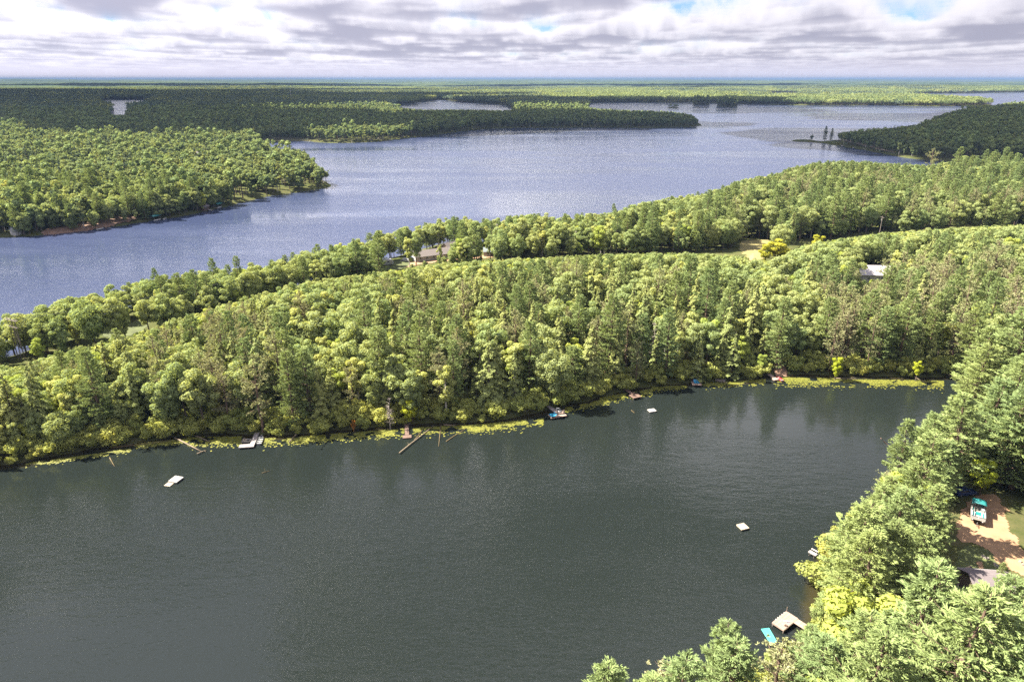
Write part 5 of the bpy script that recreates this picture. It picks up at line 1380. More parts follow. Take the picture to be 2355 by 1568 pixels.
ringp = [(1.1 * math.cos(a_ * 0.4488) * (1.0 if abs(a_ - 7) else 1), 0.55 * math.sin(a_ * 0.4488), 0.32) for a_ in range(15)]
MB().tube(ringp, 0.2, 8, False).build('tube', M['alu'], t_, True); MB().box((0, 0, 0.22), (1.8, 0.8, 0.05)).build('floor', M['dark'], t_)
A, B = src(1464, 908, 0.9), src(1484, 924.5, 0.6); L4, r4_ = frame_to(A, B)
dock('brown gangway dock with a square end and one chair', A, B, 1.1, 0.66, 'brownwood', [(L4 - 0.2, L4 + 2.2, -1.3, 1.4, False)])
armchair('brown chair on the square end of the brown dock', on(A, r4_, L4 + 0.6, -0.5, 0.69), r4_ + math.pi, 'brownwood')
ps = src(1469, 905, 1.0)
t_ = thing('picnic_table', (ps.x, ps.y, float(ground_z(np.array([ps.x]), np.array([ps.y]), shore_sd(np.array([ps.x]), np.array([ps.y]))[0])[0])), 'pale table on the bank at the brown gangway', 'table', None, 0.3)
for i in range(4): MB().box((0, -0.33 + i * 0.22, 0.74), (1.7, 0.20, 0.04)).build('plank', M['greywood'], t_)
for s in (-1, 1): MB().box((s * 0.6, 0, 0.36), (0.1, 0.6, 0.72)).build('leg', M['greywood'], t_)
A, B = src(1612.5, 880.5, 0.9), src(1630, 892, 0.6); L5, r5_ = frame_to(A, B)
dock('red painted gangway on the far shore', A, B, 1.15, 0.72, 'redwood')
P0, P1 = src(1620.5, 896.5, 0.6), src(1642.5, 897, 0.6); Lq, rq = frame_to(P0, P1)
t_ = thing('dock', (P0.x, P0.y, 0), 'orange-brown platform with blue loungers at the red gangway', 'dock', 'docks round the pond', rq)
planks(t_, 0, Lq, -1.6, 0.9, 0.62, 'pinkwood', 0.2); posts(t_, [(0.2, -1.45), (Lq - 0.2, -1.45), (0.2, 0.75), (Lq - 0.2, 0.75)], 0.58)
MB().box((Lq / 2, -1.58, 0.5), (Lq, 0.06, 0.2)).build('fascia', M['brownwood'], t_)
for i in range(2): lounger(('left' if i == 0 else 'right') + ' one of two blue loungers by the red gangway', on(P0, rq, 0.95 + i * 0.85, -0.2, 0.66), rq + math.pi / 2 + math.pi, 'cyan')
A, B = src(1789, 865, 0.8), src(1822, 890.5, 0.5); L6, r6_ = frame_to(A, B)
dock('long plank dock at the foot of the clay landslip', A, B, 1.15, 0.55, 'pinkwood', [(L6 - 1.2, L6, -0.575 - 0.5, -0.575, False)])
rowboat('red and white dinghy at the end of the long plank dock', on(A, r6_, L6 - 0.9, 1.35, 0.0), r6_ + math.pi, 2.9, 1.35, 'red', 2, 'white')
rowboat('white canoe drawn up at the head of the long plank dock', (*src(1796, 861, 1.2).xy, 1.1), 2.3, 3.6, 0.85, 'white', 2, 'white')

# ------------------------------------------------------------------ docks on the near bank
P = [src(1839.5, 1429, 0.75), src(1867, 1447, 0.75), src(1841, 1478, 0.75), src(1813.5, 1460.5, 0.75)]
c = sum(P, Vector()) / 4; e = ((P[1] - P[0]) + (P[2] - P[3])) / 2; g = ((P[3] - P[0]) + (P[2] - P[1])) / 2
Lx, Ly = e.length, g.length; rz = math.atan2(e.y, e.x)
sq = thing('dock', (c.x, c.y, 0), 'square bleached wooden dock near the bottom right, with a walkway', 'dock', 'docks round the pond', rz)
planks(sq, -Lx / 2, Lx / 2, -Ly / 2, Ly / 2, 0.75, 'pinkwood', 0.15, True)
planks(sq, Lx / 2 + 0.02, Lx / 2 + 4.2, Ly / 2 - 1.45, Ly / 2 - 0.1, 0.74, 'pinkwood', 0.15, True)
fr = MB()
for s in (-1, 1): fr.box((0, s * (Ly / 2 + 0.02), 0.62), (Lx, 0.06, 0.24)); fr.box((s * (Lx / 2 + 0.02), 0, 0.60), (0.06, Ly - 0.1, 0.24))
fr.build('fascia', M['pinkwood'], sq)
posts(sq, [(sx * (Lx / 2 - 0.1), sy * (Ly / 2 - 0.1)) for sx in (-1, 1) for sy in (-1, 1)] + [(Lx / 2 + 2.0, Ly / 2 - 1.3), (Lx / 2 + 2.0, Ly / 2 - 0.2)], 0.71, 0.09)
MB().tube([(-Lx / 2 + 0.08, Ly / 2 - 0.08, -1.0), (-Lx / 2 + 0.08, Ly / 2 - 0.08, 1.75)], 0.05, 7).build('mooring_post', M['pinkwood'], sq)
for i in range(5): MB().box((-Lx / 2 - 0.07, Ly / 2 - 0.6 - i * 0.62, 0.70), (0.09, 0.16, 0.14)).build('cleat', M['white'], sq)
t_ = thing('fishing_gear', on(c, rz, 0.35, -0.1, 0.775), 'small pale blue bundle lying on the square dock', 'bundle', None, rz + 0.5)
MB().tube([(-0.5, -0.12, 0.09), (0.0, 0.0, 0.11), (0.45, 0.12, 0.08)], [0.06, 0.13, 0.05], 8).build('roll', plain('pale_blue_cloth', (0.42, 0.48, 0.66), 0.9), t_)
t_ = thing('rope_coil', on(c, rz, 0.75, -1.0, 0.775), 'dark coil of rope and line near the corner of the square dock', 'rope', None, 0)
MB().tube([(0.32 * math.cos(a_ * 0.6) * (1 - a_ * 0.018), 0.28 * math.sin(a_ * 0.6) * (1 - a_ * 0.018), 0.03 + 0.004 * a_) for a_ in range(30)], 0.035, 5, False).build('coil', M['brownwood'], t_)
A, B = src(1914, 1300.5, 0.7), src(1896, 1291, 0.7); L7, r7_ = frame_to(A, B)
t_ = dock('narrow white dock with a bench poking out of the near bank', A, B, 0.75, 0.75, 'whitewood', ())
MB().box((L7 - 0.75, -0.62, 1.08), (1.3, 0.34, 0.05)).build('bench_seat', M['whitewood'], t_)
for s in (0.25, 1.25): MB().box((L7 - s, -0.62, 0.9), (0.06, 0.3, 0.34)).build('bench_leg', M['greywood'], t_)

# ------------------------------------------------------------------ pontoon boat on its trailer, on the sandy drive
pb = src(2288, 1214, YARD_Z)
RZ = math.atan2(-pb.y, -pb.x) + R(7)               # bow towards the camera
tr_ = thing('boat_trailer', (pb.x, pb.y, YARD_Z + 0.06), 'black trailer under the pontoon boat on the sandy drive', 'trailer', None, RZ)
fr = MB()
for s in (-1, 1): fr.box((-0.1, s * 0.45, 0.55), (5.0, 0.10, 0.14))
for x_ in (-2.3, -0.8, 0.8, 2.2): fr.box((x_, 0, 0.47), (0.10, 1.9, 0.10))
fr.build('frame', M['dark'], tr_)
MB().tube([(2.3, 0, 0.5), (4.1, 0, 0.5)], 0.07, 8).build('tongue', M['dark'], tr_)
MB().tube([(3.3, 0, 0.0), (3.3, 0, 1.0)], 0.05, 8).build('jack', M['steel'], tr_)
for s in (-1, 1):
    for x_ in (-0.9, -0.1):
        w_ = MB().tube([(x_, s * 0.95 - 0.09, 0.32), (x_, s * 0.95 + 0.09, 0.32)], 0.32, 14).build('wheel', M['dark'], tr_)
        MB().tube([(x_, s * 0.95 + s * 0.092, 0.32), (x_, s * 0.95 + s * 0.10, 0.32)], 0.16, 10).build('rim', M['steel'], w_)
pt = thing('pontoon_boat', (pb.x, pb.y, YARD_Z + 0.06), 'pontoon boat with teal sun top parked on the sandy drive', 'pontoon boat', None, RZ)
for s in (-1, 1):
    MB().tube([(-2.9, s * 0.85, 0.90), (2.2, s * 0.85, 0.90), (2.75, s * 0.85, 0.98), (3.0, s * 0.85, 1.1)], [0.28, 0.28, 0.20, 0.03], 12).build('pontoon', M['alu'], pt, True)
MB().box((0, 0, 1.24), (5.7, 2.4, 0.09)).build('deck', M['cream'], pt)
for (x_, y_, lx, ly) in ((0, 1.18, 5.4, 0.05), (0, -1.18, 5.4, 0.05), (2.72, 0.62, 0.05, 1.15), (2.72, -0.62, 0.05, 1.15), (-2.72, 0, 0.05, 2.3)):
    MB().box((x_, y_, 1.60), (lx, ly, 0.52)).build('fence_panel', M['white'], pt)
    MB().box((x_, y_, 1.89), (lx + 0.04, ly + 0.04, 0.05)).build('rail', M['alu'], pt)
for (x_, y_, lx, ly, nm) in ((1.5, 0.85, 1.9, 0.55, 'white'), (1.5, -0.85, 1.9, 0.55, 'white'), (-2.2, 0.7, 0.7, 0.9, 'white'), (-0.6, -0.85, 1.2, 0.55, 'cream')):
    s_ = MB().box((x_, y_, 1.47), (lx, ly, 0.36)).build('seat', M[nm], pt)
    MB().box((x_, y_ + (0.24 if y_ > 0 else -0.24), 1.78), (lx, 0.14, 0.34)).build('backrest', M[nm], s_)
    MB().box((x_, y_, 1.665), (lx * 0.9, ly * 0.5, 0.03)).build('cushion', M['teal'], s_)
MB().box((0.4, 0.1, 1.30), (1.3, 1.0, 0.03)).build('mat', M['teal'], pt)
MB().box((-0.5, 0.72, 1.62), (0.5, 0.6, 0.68)).build('helm', M['white'], pt)
top = MB(); nb_ = 7
vs, fs = [], []
for i in range(nb_):
    a_ = -1 + 2 * i / (nb_ - 1)
    for x_ in (-2.6, -1.5, -0.4): vs.append((x_, a_ * 1.25, 3.15 - 0.22 * a_ * a_ - 0.06 * abs(x_ + 1.5)))
for i in range(nb_ - 1):
    for k in range(2): fs.append((i * 3 + k, i * 3 + k + 1, (i + 1) * 3 + k + 1, (i + 1) * 3 + k))
cn = MB().add(vs, fs).build('canopy', M['teal'], pt, True); sol = cn.modifiers.new('cloth', 'SOLIDIFY'); sol.thickness = 0.03
for x_, x2 in ((-2.6, -1.8), (-0.4, -1.2)):
    for s in (-1, 1): MB().tube([(x2, s * 1.18, 1.9), (x_, s * 1.22, 2.86)], 0.02, 6).build('canopy_strut', M['alu'], pt)
om = MB().box((-3.05, 0, 1.55), (0.4, 0.34, 0.5)).build('outboard_motor', M['dark'], pt); MB().box((-3.08, 0, 1.05), (0.16, 0.12, 0.6)).build('shaft', M['dark'], om)

def car(name, label, loc, rz, body, L_=4.6, W_=1.8, Hh=1.5, van=False):
    t_ = thing(name, loc, label, 'car', None, rz)
    prof = [(-0.5, 0.22), (-0.5, 0.52), (-0.47, 0.64), (-0.42, 0.97), (-0.36, 1.0), (0.10 if not van else 0.30, 1.0), (0.25 if not van else 0.38, 0.66), (0.46, 0.58), (0.5, 0.46), (0.5, 0.22)]
    n_ = len(prof); vs = []
    for s in (-1, 1):
        for a_, b_ in prof: vs.append((a_ * L_, s * W_ / 2 * (0.86 if b_ > 0.8 else 1.0), b_ * Hh))
    fs = [tuple(range(n_)), tuple(range(2 * n_ - 1, n_ - 1, -1))] + [(i, n_ + i, n_ + (i + 1) % n_, (i + 1) % n_) for i in range(n_)]
    MB().add(vs, fs).build('body', M[body], t_)
    for s in (-1, 1):
        MB().box((-0.12 * L_, s * (W_ / 2 * 0.93), 0.80 * Hh), (0.46 * L_, 0.05, 0.22 * Hh)).build('window', M['glass'], t_)
        for x_ in (-0.31, 0.31):
            w_ = MB().tube([(x_ * L_, s * (W_ / 2 - 0.2), 0.31), (x_ * L_, s * (W_ / 2 + 0.02), 0.31)], 0.31, 14).build('wheel', M['dark'], t_)
            MB().tube([(x_ * L_, s * (W_ / 2 + 0.021), 0.31), (x_ * L_, s * (W_ / 2 + 0.03), 0.31)], 0.17, 10).build('rim', M['steel'], w_)
        MB().box((0.5 * L_, s * W_ * 0.36, 0.5 * Hh), (0.04, 0.3, 0.12)).build('headlight', M['white'], t_)
    xw = (0.175 if not van else 0.34) * L_
    ws = MB(); ws.add([(xw - 0.30, -W_ * 0.38, 0.95 * Hh), (xw - 0.30, W_ * 0.38, 0.95 * Hh), (xw + 0.28, W_ * 0.44, 0.68 * Hh), (xw + 0.28, -W_ * 0.44, 0.68 * Hh)], [(0, 3, 2, 1)])
    o = ws.build('windscreen', M['glass'], t_); o.location = (0.03, 0, 0.03)
    return t_
cp = src(2282, 1188, YARD_Z)
car('parked_car', 'dark blue car in the shade behind the pontoon boat', (cp.x + 0.8, cp.y + 4.6, YARD_Z + 0.06), 0.15, 'navy', 4.6)

# ------------------------------------------------------------------ houses
def house(name, label, loc, rz, L_, W_, eave, ridge, wall, roof, windows=3, door=True, over=0.45, cat='house', group=None, chimney=False, trim='white'):
    """gabled house: ridge along its own x axis, front at -y"""
    t_ = thing(name, loc, label, cat, group, rz)
    mb = MB(); hx, hy = L_ / 2, W_ / 2
    mb.add([(-hx, -hy, -0.5), (hx, -hy, -0.5), (hx, hy, -0.5), (-hx, hy, -0.5), (-hx, -hy, eave), (hx, -hy, eave), (hx, hy, eave), (-hx, hy, eave), (-hx, 0, ridge - 0.12), (hx, 0, ridge - 0.12)],
           [(0, 1, 5, 4), (2, 3, 7, 6), (1, 2, 6, 9, 5), (3, 0, 4, 8, 7)])
    mb.build('wall', M[wall], t_)
    sl = (ridge - eave) / hy
    rf = MB()
    for s in (-1, 1):
        y1, z1 = s * (hy + over), eave - sl * over
        a = [(-hx - over, 0, ridge), (hx + over, 0, ridge), (hx + over, y1, z1), (-hx - over, y1, z1)]
        b = [(p_[0], p_[1], p_[2] + 0.14) for p_ in a]
        rf.add(a + b, [(0, 1, 2, 3), (7, 6, 5, 4), (0, 4, 5, 1), (1, 5, 6, 2), (2, 6, 7, 3), (3, 7, 4, 0)] if s < 0 else [(3, 2, 1, 0), (4, 5, 6, 7), (1, 5, 4, 0), (2, 6, 5, 1), (3, 7, 6, 2), (0, 4, 7, 3)])
    ro = rf.build('roof', M[roof], t_)
    for s in (-1, 1):
        MB().box((0, s * (hy + over + 0.03), eave - sl * over + 0.05), (L_ + 2 * over, 0.05, 0.2)).build('fascia', M[trim], t_)
    if chimney: MB().box((L_ * 0.2, 0.6, ridge + 0.3), (0.6, 0.6, 1.4)).build('chimney', M['brown_siding'], ro)
    for i in range(windows):
        x_ = -hx + L_ * (i + 0.7) / (windows + 0.6)
        w_ = MB().box((x_, -hy - 0.02, eave * 0.58), (1.0, 0.06, 1.0)).build('window', M[trim], t_)
        for s in (-1, 1): MB().box((x_ + s * 0.23, -hy - 0.06, eave * 0.58), (0.40, 0.03, 0.84)).build('pane', M['glass'], w_)
    if door:
        d_ = MB().box((hx - 1.0, -hy - 0.03, 1.0), (0.9, 0.06, 2.0)).build('door', M['brown_siding'], t_)
        MB().box((hx - 1.3, -hy - 0.09, 1.0), (0.06, 0.05, 0.06)).build('handle', M['steel'], d_)
    return t_
pc = src(2300, 1352, 6.0)
house('cabin', 'mauve-roofed cabin under the pines below the sandy drive', (pc.x + 1.0, pc.y - 1.0, YARD_Z), R(-6), 6.8, 5.6, 2.7, 4.0, 'tan_siding', 'mauve_roof', 3, True, 0.5)
# timber edging that curves round the cabin's bank
t_ = thing('retaining_wall', (*src(2262, 1350, YARD_Z).xy, YARD_Z), 'curved timber retaining wall left of the mauve cabin roof', 'wall')
cv = [src(a, b, YARD_Z) - Vector((*src(2262, 1350, YARD_Z).xy, YARD_Z)) for a, b in ((2276, 1332), (2266, 1334), (2257, 1340), (2251, 1350), (2247, 1362), (2244, 1374), (2242, 1388))]
for a_, b_ in zip(cv[:-1], cv[1:]):
    d_ = b_ - a_
    for kz in range(2): MB().box(((a_.x + b_.x) / 2, (a_.y + b_.y) / 2, 0.16 + kz * 0.255), (d_.length * 0.99, 0.24, 0.24), math.atan2(d_.y, d_.x)).build('timber', M['pinkwood'], t_)
for i, (a, b) in enumerate(((2304, 1304), (2309, 1308), (2314, 1309), (2331, 1322), (2336, 1327), (2342, 1333), (2391, 1317), (2397, 1324))):
    p_ = src(a, b, YARD_Z); rq_ = random.Random(i)
    mb = MB(); n_ = 7
    vs = [(0.34 * math.cos(k * 6.283 / n_) * rq_.uniform(0.75, 1.2), 0.30 * math.sin(k * 6.283 / n_) * rq_.uniform(0.75, 1.2), -0.05) for k in range(n_)] + [(0.26 * math.cos(k * 6.283 / n_) * rq_.uniform(0.7, 1.1), 0.24 * math.sin(k * 6.283 / n_) * rq_.uniform(0.7, 1.1), 0.24) for k in range(n_)] + [(0, 0, 0.33)]
    mb.add(vs, [(k, (k + 1) % n_, n_ + (k + 1) % n_, n_ + k) for k in range(n_)] + [(n_ + k, n_ + (k + 1) % n_, 2 * n_) for k in range(n_)])
    o = mb.build('boulder', M['rock']); o.location = (p_.x, p_.y, YARD_Z + 0.07)
    tag(o, f'{ORD[i]} from left of the pale boulders edging the sandy drive', 'boulder', 'boulders edging the drive')
# the brown deck and the grey roof beside it
dk_ = [src(a, b, 5.0) for a, b in ((2063, 1520), (2076, 1512), (2098, 1524.5), (2088, 1547), (2064, 1534))]
P0, P1 = src(2063, 1527, 5.0), src(2096, 1540, 5.0); Lk, rk = frame_to(P0, P1)
t_ = thing('deck', (P0.x, P0.y, 3.6), 'brown railed deck half hidden by pines, bottom right', 'deck', None, rk)
planks(t_, 0, 3.6, -1.2, 2.0, 1.4, 'brownwood', 0.16, False)
posts(t_, [(0.1, -1.1), (0.1, 1.9), (3.5, 1.9), (1.8, 1.9), (0.1, 0.4)], 2.35, 0.06, -0.6, 'brownwood')
for (x0, y0, x1, y1) in ((0.1, -1.1, 0.1, 1.9), (0.1, 1.9, 3.5, 1.9)):
    for zz in (1.85, 2.35): MB().tube([(x0, y0, zz), (x1, y1, zz)], 0.045, 6).build('rail', M['brownwood'], t_)
pc = on(P0, rk, 5.4, -0.9, 3.6)
house('cabin', 'cabin with grey-brown roof beside the railed deck', pc, rk + math.pi / 2, 6.5, 4.6, 2.3, 3.5, 'brown_siding', 'grey_roof', 2, True, 0.35, trim='pinkwood')
t_ = thing('tarp', (*src(2053, 1533, 3.7).xy, 3.65), 'small bright blue tarp on the ground left of the railed deck', 'tarp', None, 0.6)
mb = MB(); vs = [(-0.8 + 0.4 * i, -0.5 + 0.33 * j, 0.06 + 0.22 * abs(math.sin(i * 1.9 + j * 2.3)) * (0 < i < 4)) for i in range(5) for j in range(4)]
mb.add(vs, [(i * 4 + j, (i + 1) * 4 + j, (i + 1) * 4 + j + 1, i * 4 + j + 1) for i in range(4) for j in range(3)]).build('cloth', M['cyan'], t_, True)

# the homestead by the lake belt
ph = src(1010, 598, HOME_Z + 3); p2 = src(975, 603, HOME_Z + 2)
rzh = math.atan2(*(src(1075, 588, 6) - src(975, 600, 6)).yx)
house('long_house', 'long low white house with grey-brown roof by the lake belt', (*src(1012, 601, HOME_Z + 1).xy, HOME_Z), rzh, 19.0, 7.0, 2.7, 4.6, 'siding', 'grey_roof', 5, True, 0.6, chimney=True)
house('gabled_house', 'smaller gabled house right behind the long white house', (*src(1060, 588, HOME_Z + 1).xy, HOME_Z), rzh + 0.3, 9.0, 7.5, 2.9, 5.6, 'tan_siding', 'grey_roof', 3, True, 0.6)
house('shed', 'grey shed gable right of the homestead trees', (*src(1146, 594, HOME_Z + 1).xy, HOME_Z), rzh - 0.5, 5.0, 4.0, 2.4, 4.0, 'siding', 'green_roof', 1, True, 0.3, 'shed')
t_ = thing('camper', (*src(908, 622, HOME_Z).xy, HOME_Z), 'white travel camper on the lawn by the tree belt', 'camper', None, rzh + 0.05)
mb = MB(); pf = [(-2.6, 0.55), (-2.75, 1.3), (-2.5, 2.5), (-1.9, 2.75), (2.2, 2.75), (2.7, 2.1), (2.75, 1.0), (2.4, 0.55)]
vs = [(a_, -1.15, b_) for a_, b_ in pf] + [(a_, 1.15, b_) for a_, b_ in pf]; n_ = len(pf)
mb.add(vs, [tuple(range(n_)), tuple(range(2 * n_ - 1, n_ - 1, -1))] + [(i, n_ + i, n_ + (i + 1) % n_, (i + 1) % n_) for i in range(n_)]).build('body', M['white'], t_)
MB().box((0, -1.16, 1.15), (5.3, 0.03, 0.14)).build('stripe', M['teal'], t_)
for x_ in (-1.5, 0.2): MB().box((x_, -1.17, 1.9), (1.0, 0.04, 0.6)).build('window', M['glass'], t_)
MB().box((1.6, -1.17, 1.5), (0.65, 0.04, 1.8)).build('door', M['cream'], t_)
for s in (-1, 1): MB().tube([(-0.2, s * 1.0 - 0.1, 0.35), (-0.2, s * 1.0 + 0.1, 0.35)], 0.35, 12).build('wheel', M['dark'], t_)
car('parked_car', 'white car parked between the lawn and the long house', (*src(952, 613, HOME_Z).xy, HOME_Z + 0.06), rzh + 2.3, 'white', 4.8, van=True)
car('parked_car', 'dark car beside the white car at the long house', (*src(963, 609, HOME_Z).xy, HOME_Z + 0.06), rzh + 2.2, 'navy', 4.5)
house('barn', 'white-roofed barn alone among the crowns on the right', (*src(2045, 652, 5.0).xy, 4.0), R(-4), 14.5, 8.0, 3.6, 6.6, 'white', 'pale_roof', 2, False, 0.4, 'barn')
house('lake_house', 'grey-green roofed house in the trees of the right headland', (*src(2222, 330, 6).xy, 6.0), R(12), 16, 11, 5, 10, 'tan_siding', 'green_roof', 4, True, 0.8)
house('boathouse', 'small grey boathouse at the water on the far left', (*src(41, 548, 1.0).xy, 0.9), R(70), 5.0, 4.4, 3.0, 4.8, 'siding', 'green_roof', 1, True, 0.4, 'boathouse')
for i, (a, b, col_) in enumerate(((1440, 555, 'pale_roof'),)):
    house('cottage', 'pale-roofed cottage peeking through crowns by the second pole', (*src(a, b + 6, 5).xy, 3.2), rzh, 9, 7, 2.8, 4.8, 'siding', col_, 2, True, 0.5)
house('cottage', 'tiny red-brown cottage in the crowns of the left headland', (*src(476, 367, 12).xy, 8.0), 0.2, 12, 9, 5, 9, 'brown_siding', 'mauve_roof', 3, True, 0.6)

# ------------------------------------------------------------------ the left headland's shore: lifts, piers, boats
def lift(label, p_, rz, canvas='teal'):
    t_ = thing('boat_lift', (p_.x, p_.y, 0), label, 'boat lift', 'covered boat lifts across the lake', rz)
    posts(t_, [(sx * 2.6, sy * 1.4) for sx in (-1, 1) for sy in (-1, 1)], 2.9, 0.06, -1.2, 'steel')
    vs, fs = [], []
    for i in range(7):
        a_ = -1 + i / 3
        for x_ in (-3.3, 3.3): vs.append((x_, a_ * 1.7, 3.5 - 0.75 * a_ * a_))
    for i in range(6): fs.append((2 * i, 2 * i + 1, 2 * i + 3, 2 * i + 2))
    o = MB().add(vs, fs).build('canopy', M[canvas], t_, True); o.modifiers.new('cloth', 'SOLIDIFY').thickness = 0.05
    for sx in (-1, 1): MB().tube([(sx * 2.6, -1.4, 2.8), (sx * 2.6, 1.4, 2.8)], 0.05, 6).build('crossbar', M['steel'], t_)
    return t_
sl = math.atan2(*(src(500, 483) - src(360, 514)).yx)
lift('teal covered boat lift nearer the left end of the headland shore', src(366, 516), sl); rowboat('white runabout under the nearer teal lift', (*src(370, 517.5).xy, 0.25), sl, 5.2, 1.9, 'white', 2, 'cream', 'boats across the lake')
lift('teal covered boat lift farther along the headland shore', src(512, 487), sl + 0.2); rowboat('white runabout under the farther teal lift', (*src(515, 488).xy, 0.25), sl + 0.2, 5.2, 1.9, 'white', 2, 'cream', 'boats across the lake')
rowboat('pink-white skiff beside the nearer teal lift', (*src(387, 513.5).xy, 0.0), sl + 0.4, 3.6, 1.5, 'white', 2, 'red', 'boats across the lake')
rowboat('red covered boat at the reddish shore', (*src(219, 537).xy, 0.1), sl, 4.4, 1.8, 'red', 2, 'red', 'boats across the lake')
rowboat('white motorboat beside the red one at the reddish shore', (*src(236, 538).xy, 0.1), sl, 4.8, 1.9, 'white', 2, 'cream', 'boats across the lake')
dock('white pier between the two teal lifts', src(478, 489.5, 0.6), src(498, 493, 0.6), 1.4, 0.6, 'whitewood', (), 'piers across the lake', board=0.6)
dock('short pink pier at the farther teal lift', src(497, 486, 0.6), src(508, 488, 0.6), 1.2, 0.6, 'pinkwood', (), 'piers across the lake', board=0.6)
house('boathouse', 'rust-coloured boathouse behind the white pier', (*src(478, 489, 1.5).xy, 0.9), sl, 5.5, 4.5, 2.4, 3.4, 'brown_siding', 'mauve_roof', 1, True, 0.3, 'boathouse')
# piers and boats along the spit of the right headland
for i, (a, b, boat) in enumerate(((1972, 343, 'white'), (1998, 347, None), (2024, 351, 'white'), (2040, 353, 'cyan'), (2062, 356, 'white'), (2092, 361, 'white'), (2113, 364, None), (2141, 368, 'white'), (2167, 372, 'white'), (2200, 377, 'white'))):
    p_ = src(a, b)
    dock(f'{ORD[i]} pier from the tip of the right headland spit', (p_.x + 3, p_.y + 7), (p_.x - 1, p_.y - 7), 2.2, 0.8, 'whitewood', (), 'piers along the right headland', board=1.2)
    if boat: rowboat(f'{"blue" if boat == "cyan" else "white"} boat at the {ORD[i]} pier of the right headland', (p_.x + 4.5, p_.y - 3, 0.1), -1.3, 7.0, 2.6, boat, 2, 'cream', 'boats along the right headland')
for i, (a, b) in enumerate(((868, 330.5), (876, 329.5), (885, 328), (893, 327), (940, 322.5), (948, 321.5))):
    p_ = src(a, b, 0.5); rq_ = random.Random(40 + i); n_ = 8
    mb = MB(); s_ = rq_.uniform(4.0, 6.5)
    vs = [(s_ * math.cos(k * 6.283 / n_) * rq_.uniform(0.75, 1.2), 0.6 * s_ * math.sin(k * 6.283 / n_) * rq_.uniform(0.75, 1.2), -1.0) for k in range(n_)] + [(0.7 * s_ * math.cos(k * 6.283 / n_) * rq_.uniform(0.7, 1.1), 0.4 * s_ * math.sin(k * 6.283 / n_) * rq_.uniform(0.7, 1.1), 0.45 * s_) for k in range(n_)] + [(0, 0, 0.55 * s_)]
    mb.add(vs, [(k, (k + 1) % n_, n_ + (k + 1) % n_, n_ + k) for k in range(n_)] + [(n_ + k, n_ + (k + 1) % n_, 2 * n_) for k in range(n_)])
    o = mb.build('boulder', M['rock']); o.location = (p_.x, p_.y, 0.2)
    tag(o, f'{ORD[i]} from left of the tan rock outcrops on the far peninsula shore', 'rock', 'outcrops on the far shore')
p_ = src(683, 236, 10)
t_ = thing('radio_mast', (p_.x, p_.y, 0), 'thin white radio mast above the far woods', 'mast')
for k in range(3): MB().tube([(1.2 * math.cos(k * 2.094), 1.2 * math.sin(k * 2.094), 0), (0.5 * math.cos(k * 2.094), 0.5 * math.sin(k * 2.094), 52)], 0.45, 5).build('leg', M['white'], t_)
for k in range(8): MB().tube([(1.1 * math.cos(a_ * 2.094) * (1 - k * 0.06), 1.1 * math.sin(a_ * 2.094) * (1 - k * 0.06), 4 + k * 6) for a_ in range(4)], 0.2, 4).build('brace', M['white'], t_)

# ------------------------------------------------------------------ power line
def gz(x, y): return float(ground_z(np.array([x]), np.array([y]), shore_sd(np.array([x]), np.array([y]))[0])[0])
WIRE = []
line_dir = None
POLES = [((600.5, 645), 12.0, 'first utility pole from left, in front of the left tree belt'), ((1165, 524), 15.0, 'tallest utility pole, right of the homestead'), ((1350, 541), 12.0, 'utility pole between the tall one and the clearing'),
         ((1639, 530), 12.0, 'utility pole left of the straw-coloured clearing'), ((2069, 507), 13.0, 'utility pole with transformer right of the golden tree')]
for (a, b), H, lab in POLES:
    p_ = src(a, b, 3.0 + H); zg = gz(p_.x, p_.y)
    j = int(np.argmin(((ROAD - np.array([p_.x, p_.y])) ** 2).sum(1))); d_ = ROAD[min(j + 1, len(ROAD) - 1)] - ROAD[max(j - 1, 0)]
    rzp = math.atan2(d_[1], d_[0]) + math.pi / 2
    t_ = thing('utility_pole', (p_.x, p_.y, zg), lab, 'utility pole', 'poles of the power line', rzp)
    Hp = 3.0 + H - zg
    MB().tube([(0, 0, -1), (0, 0, Hp)], [0.19, 0.12], 8).build('pole', M['pole'], t_)
    MB().box((0, 0.12, Hp - 0.6), (2.6, 0.12, 0.15)).build('crossarm', M['pole'], t_)
    for x_ in (-1.15, -0.5, 0.5, 1.15): MB().tube([(x_, 0.12, Hp - 0.52), (x_, 0.12, Hp - 0.3)], [0.05, 0.03], 6).build('insulator', M['white'], t_)
    if 'transformer' in lab or 'first' in lab: MB().tube([(0.36, 0, Hp - 2.4), (0.36, 0, Hp - 1.4)], 0.25, 10).build('transformer', M['steel'], t_)
    WIRE.append([Vector((p_.x + math.cos(rzp) * s, p_.y + math.sin(rzp) * s, zg + Hp - 0.3)) for s in (-1.15, 1.15)])
# three-pole timber pylon at the left edge
bt = [src(40, 836, 3.0), src(50, 838, 3.0), src(60, 842, 3.0)]
c = bt[1]; dv = (bt[2] - bt[0]); rzp = math.atan2(dv.y, dv.x)
t_ = thing('timber_pylon', (c.x, c.y, 3.0), 'three-legged timber pylon with white crossarms at the left edge', 'pylon', None, rzp)
for i, s in enumerate((-1.9, 0, 1.9)): MB().tube([(s, 0, -1), (s * 0.98, 0, 13.2)], [0.16, 0.1], 8).build('pole', M['pole'], t_, False)
for zz, w_, lean in ((12.6, 6.2, 0.25), (10.4, 6.0, 0.25)):
    MB().box((0, lean, zz), (w_, 0.12, 0.16)).build('crossarm', M['pole'], t_); MB().box((0, -lean, zz), (w_, 0.12, 0.16)).build('crossarm', M['pole'], t_)
for s in (-2.8, -1.0, 1.0, 2.8): MB().tube([(s, 0.25, 12.72), (s, 0.25, 13.1)], [0.08, 0.05], 6).build('insulator', M['white'], t_)
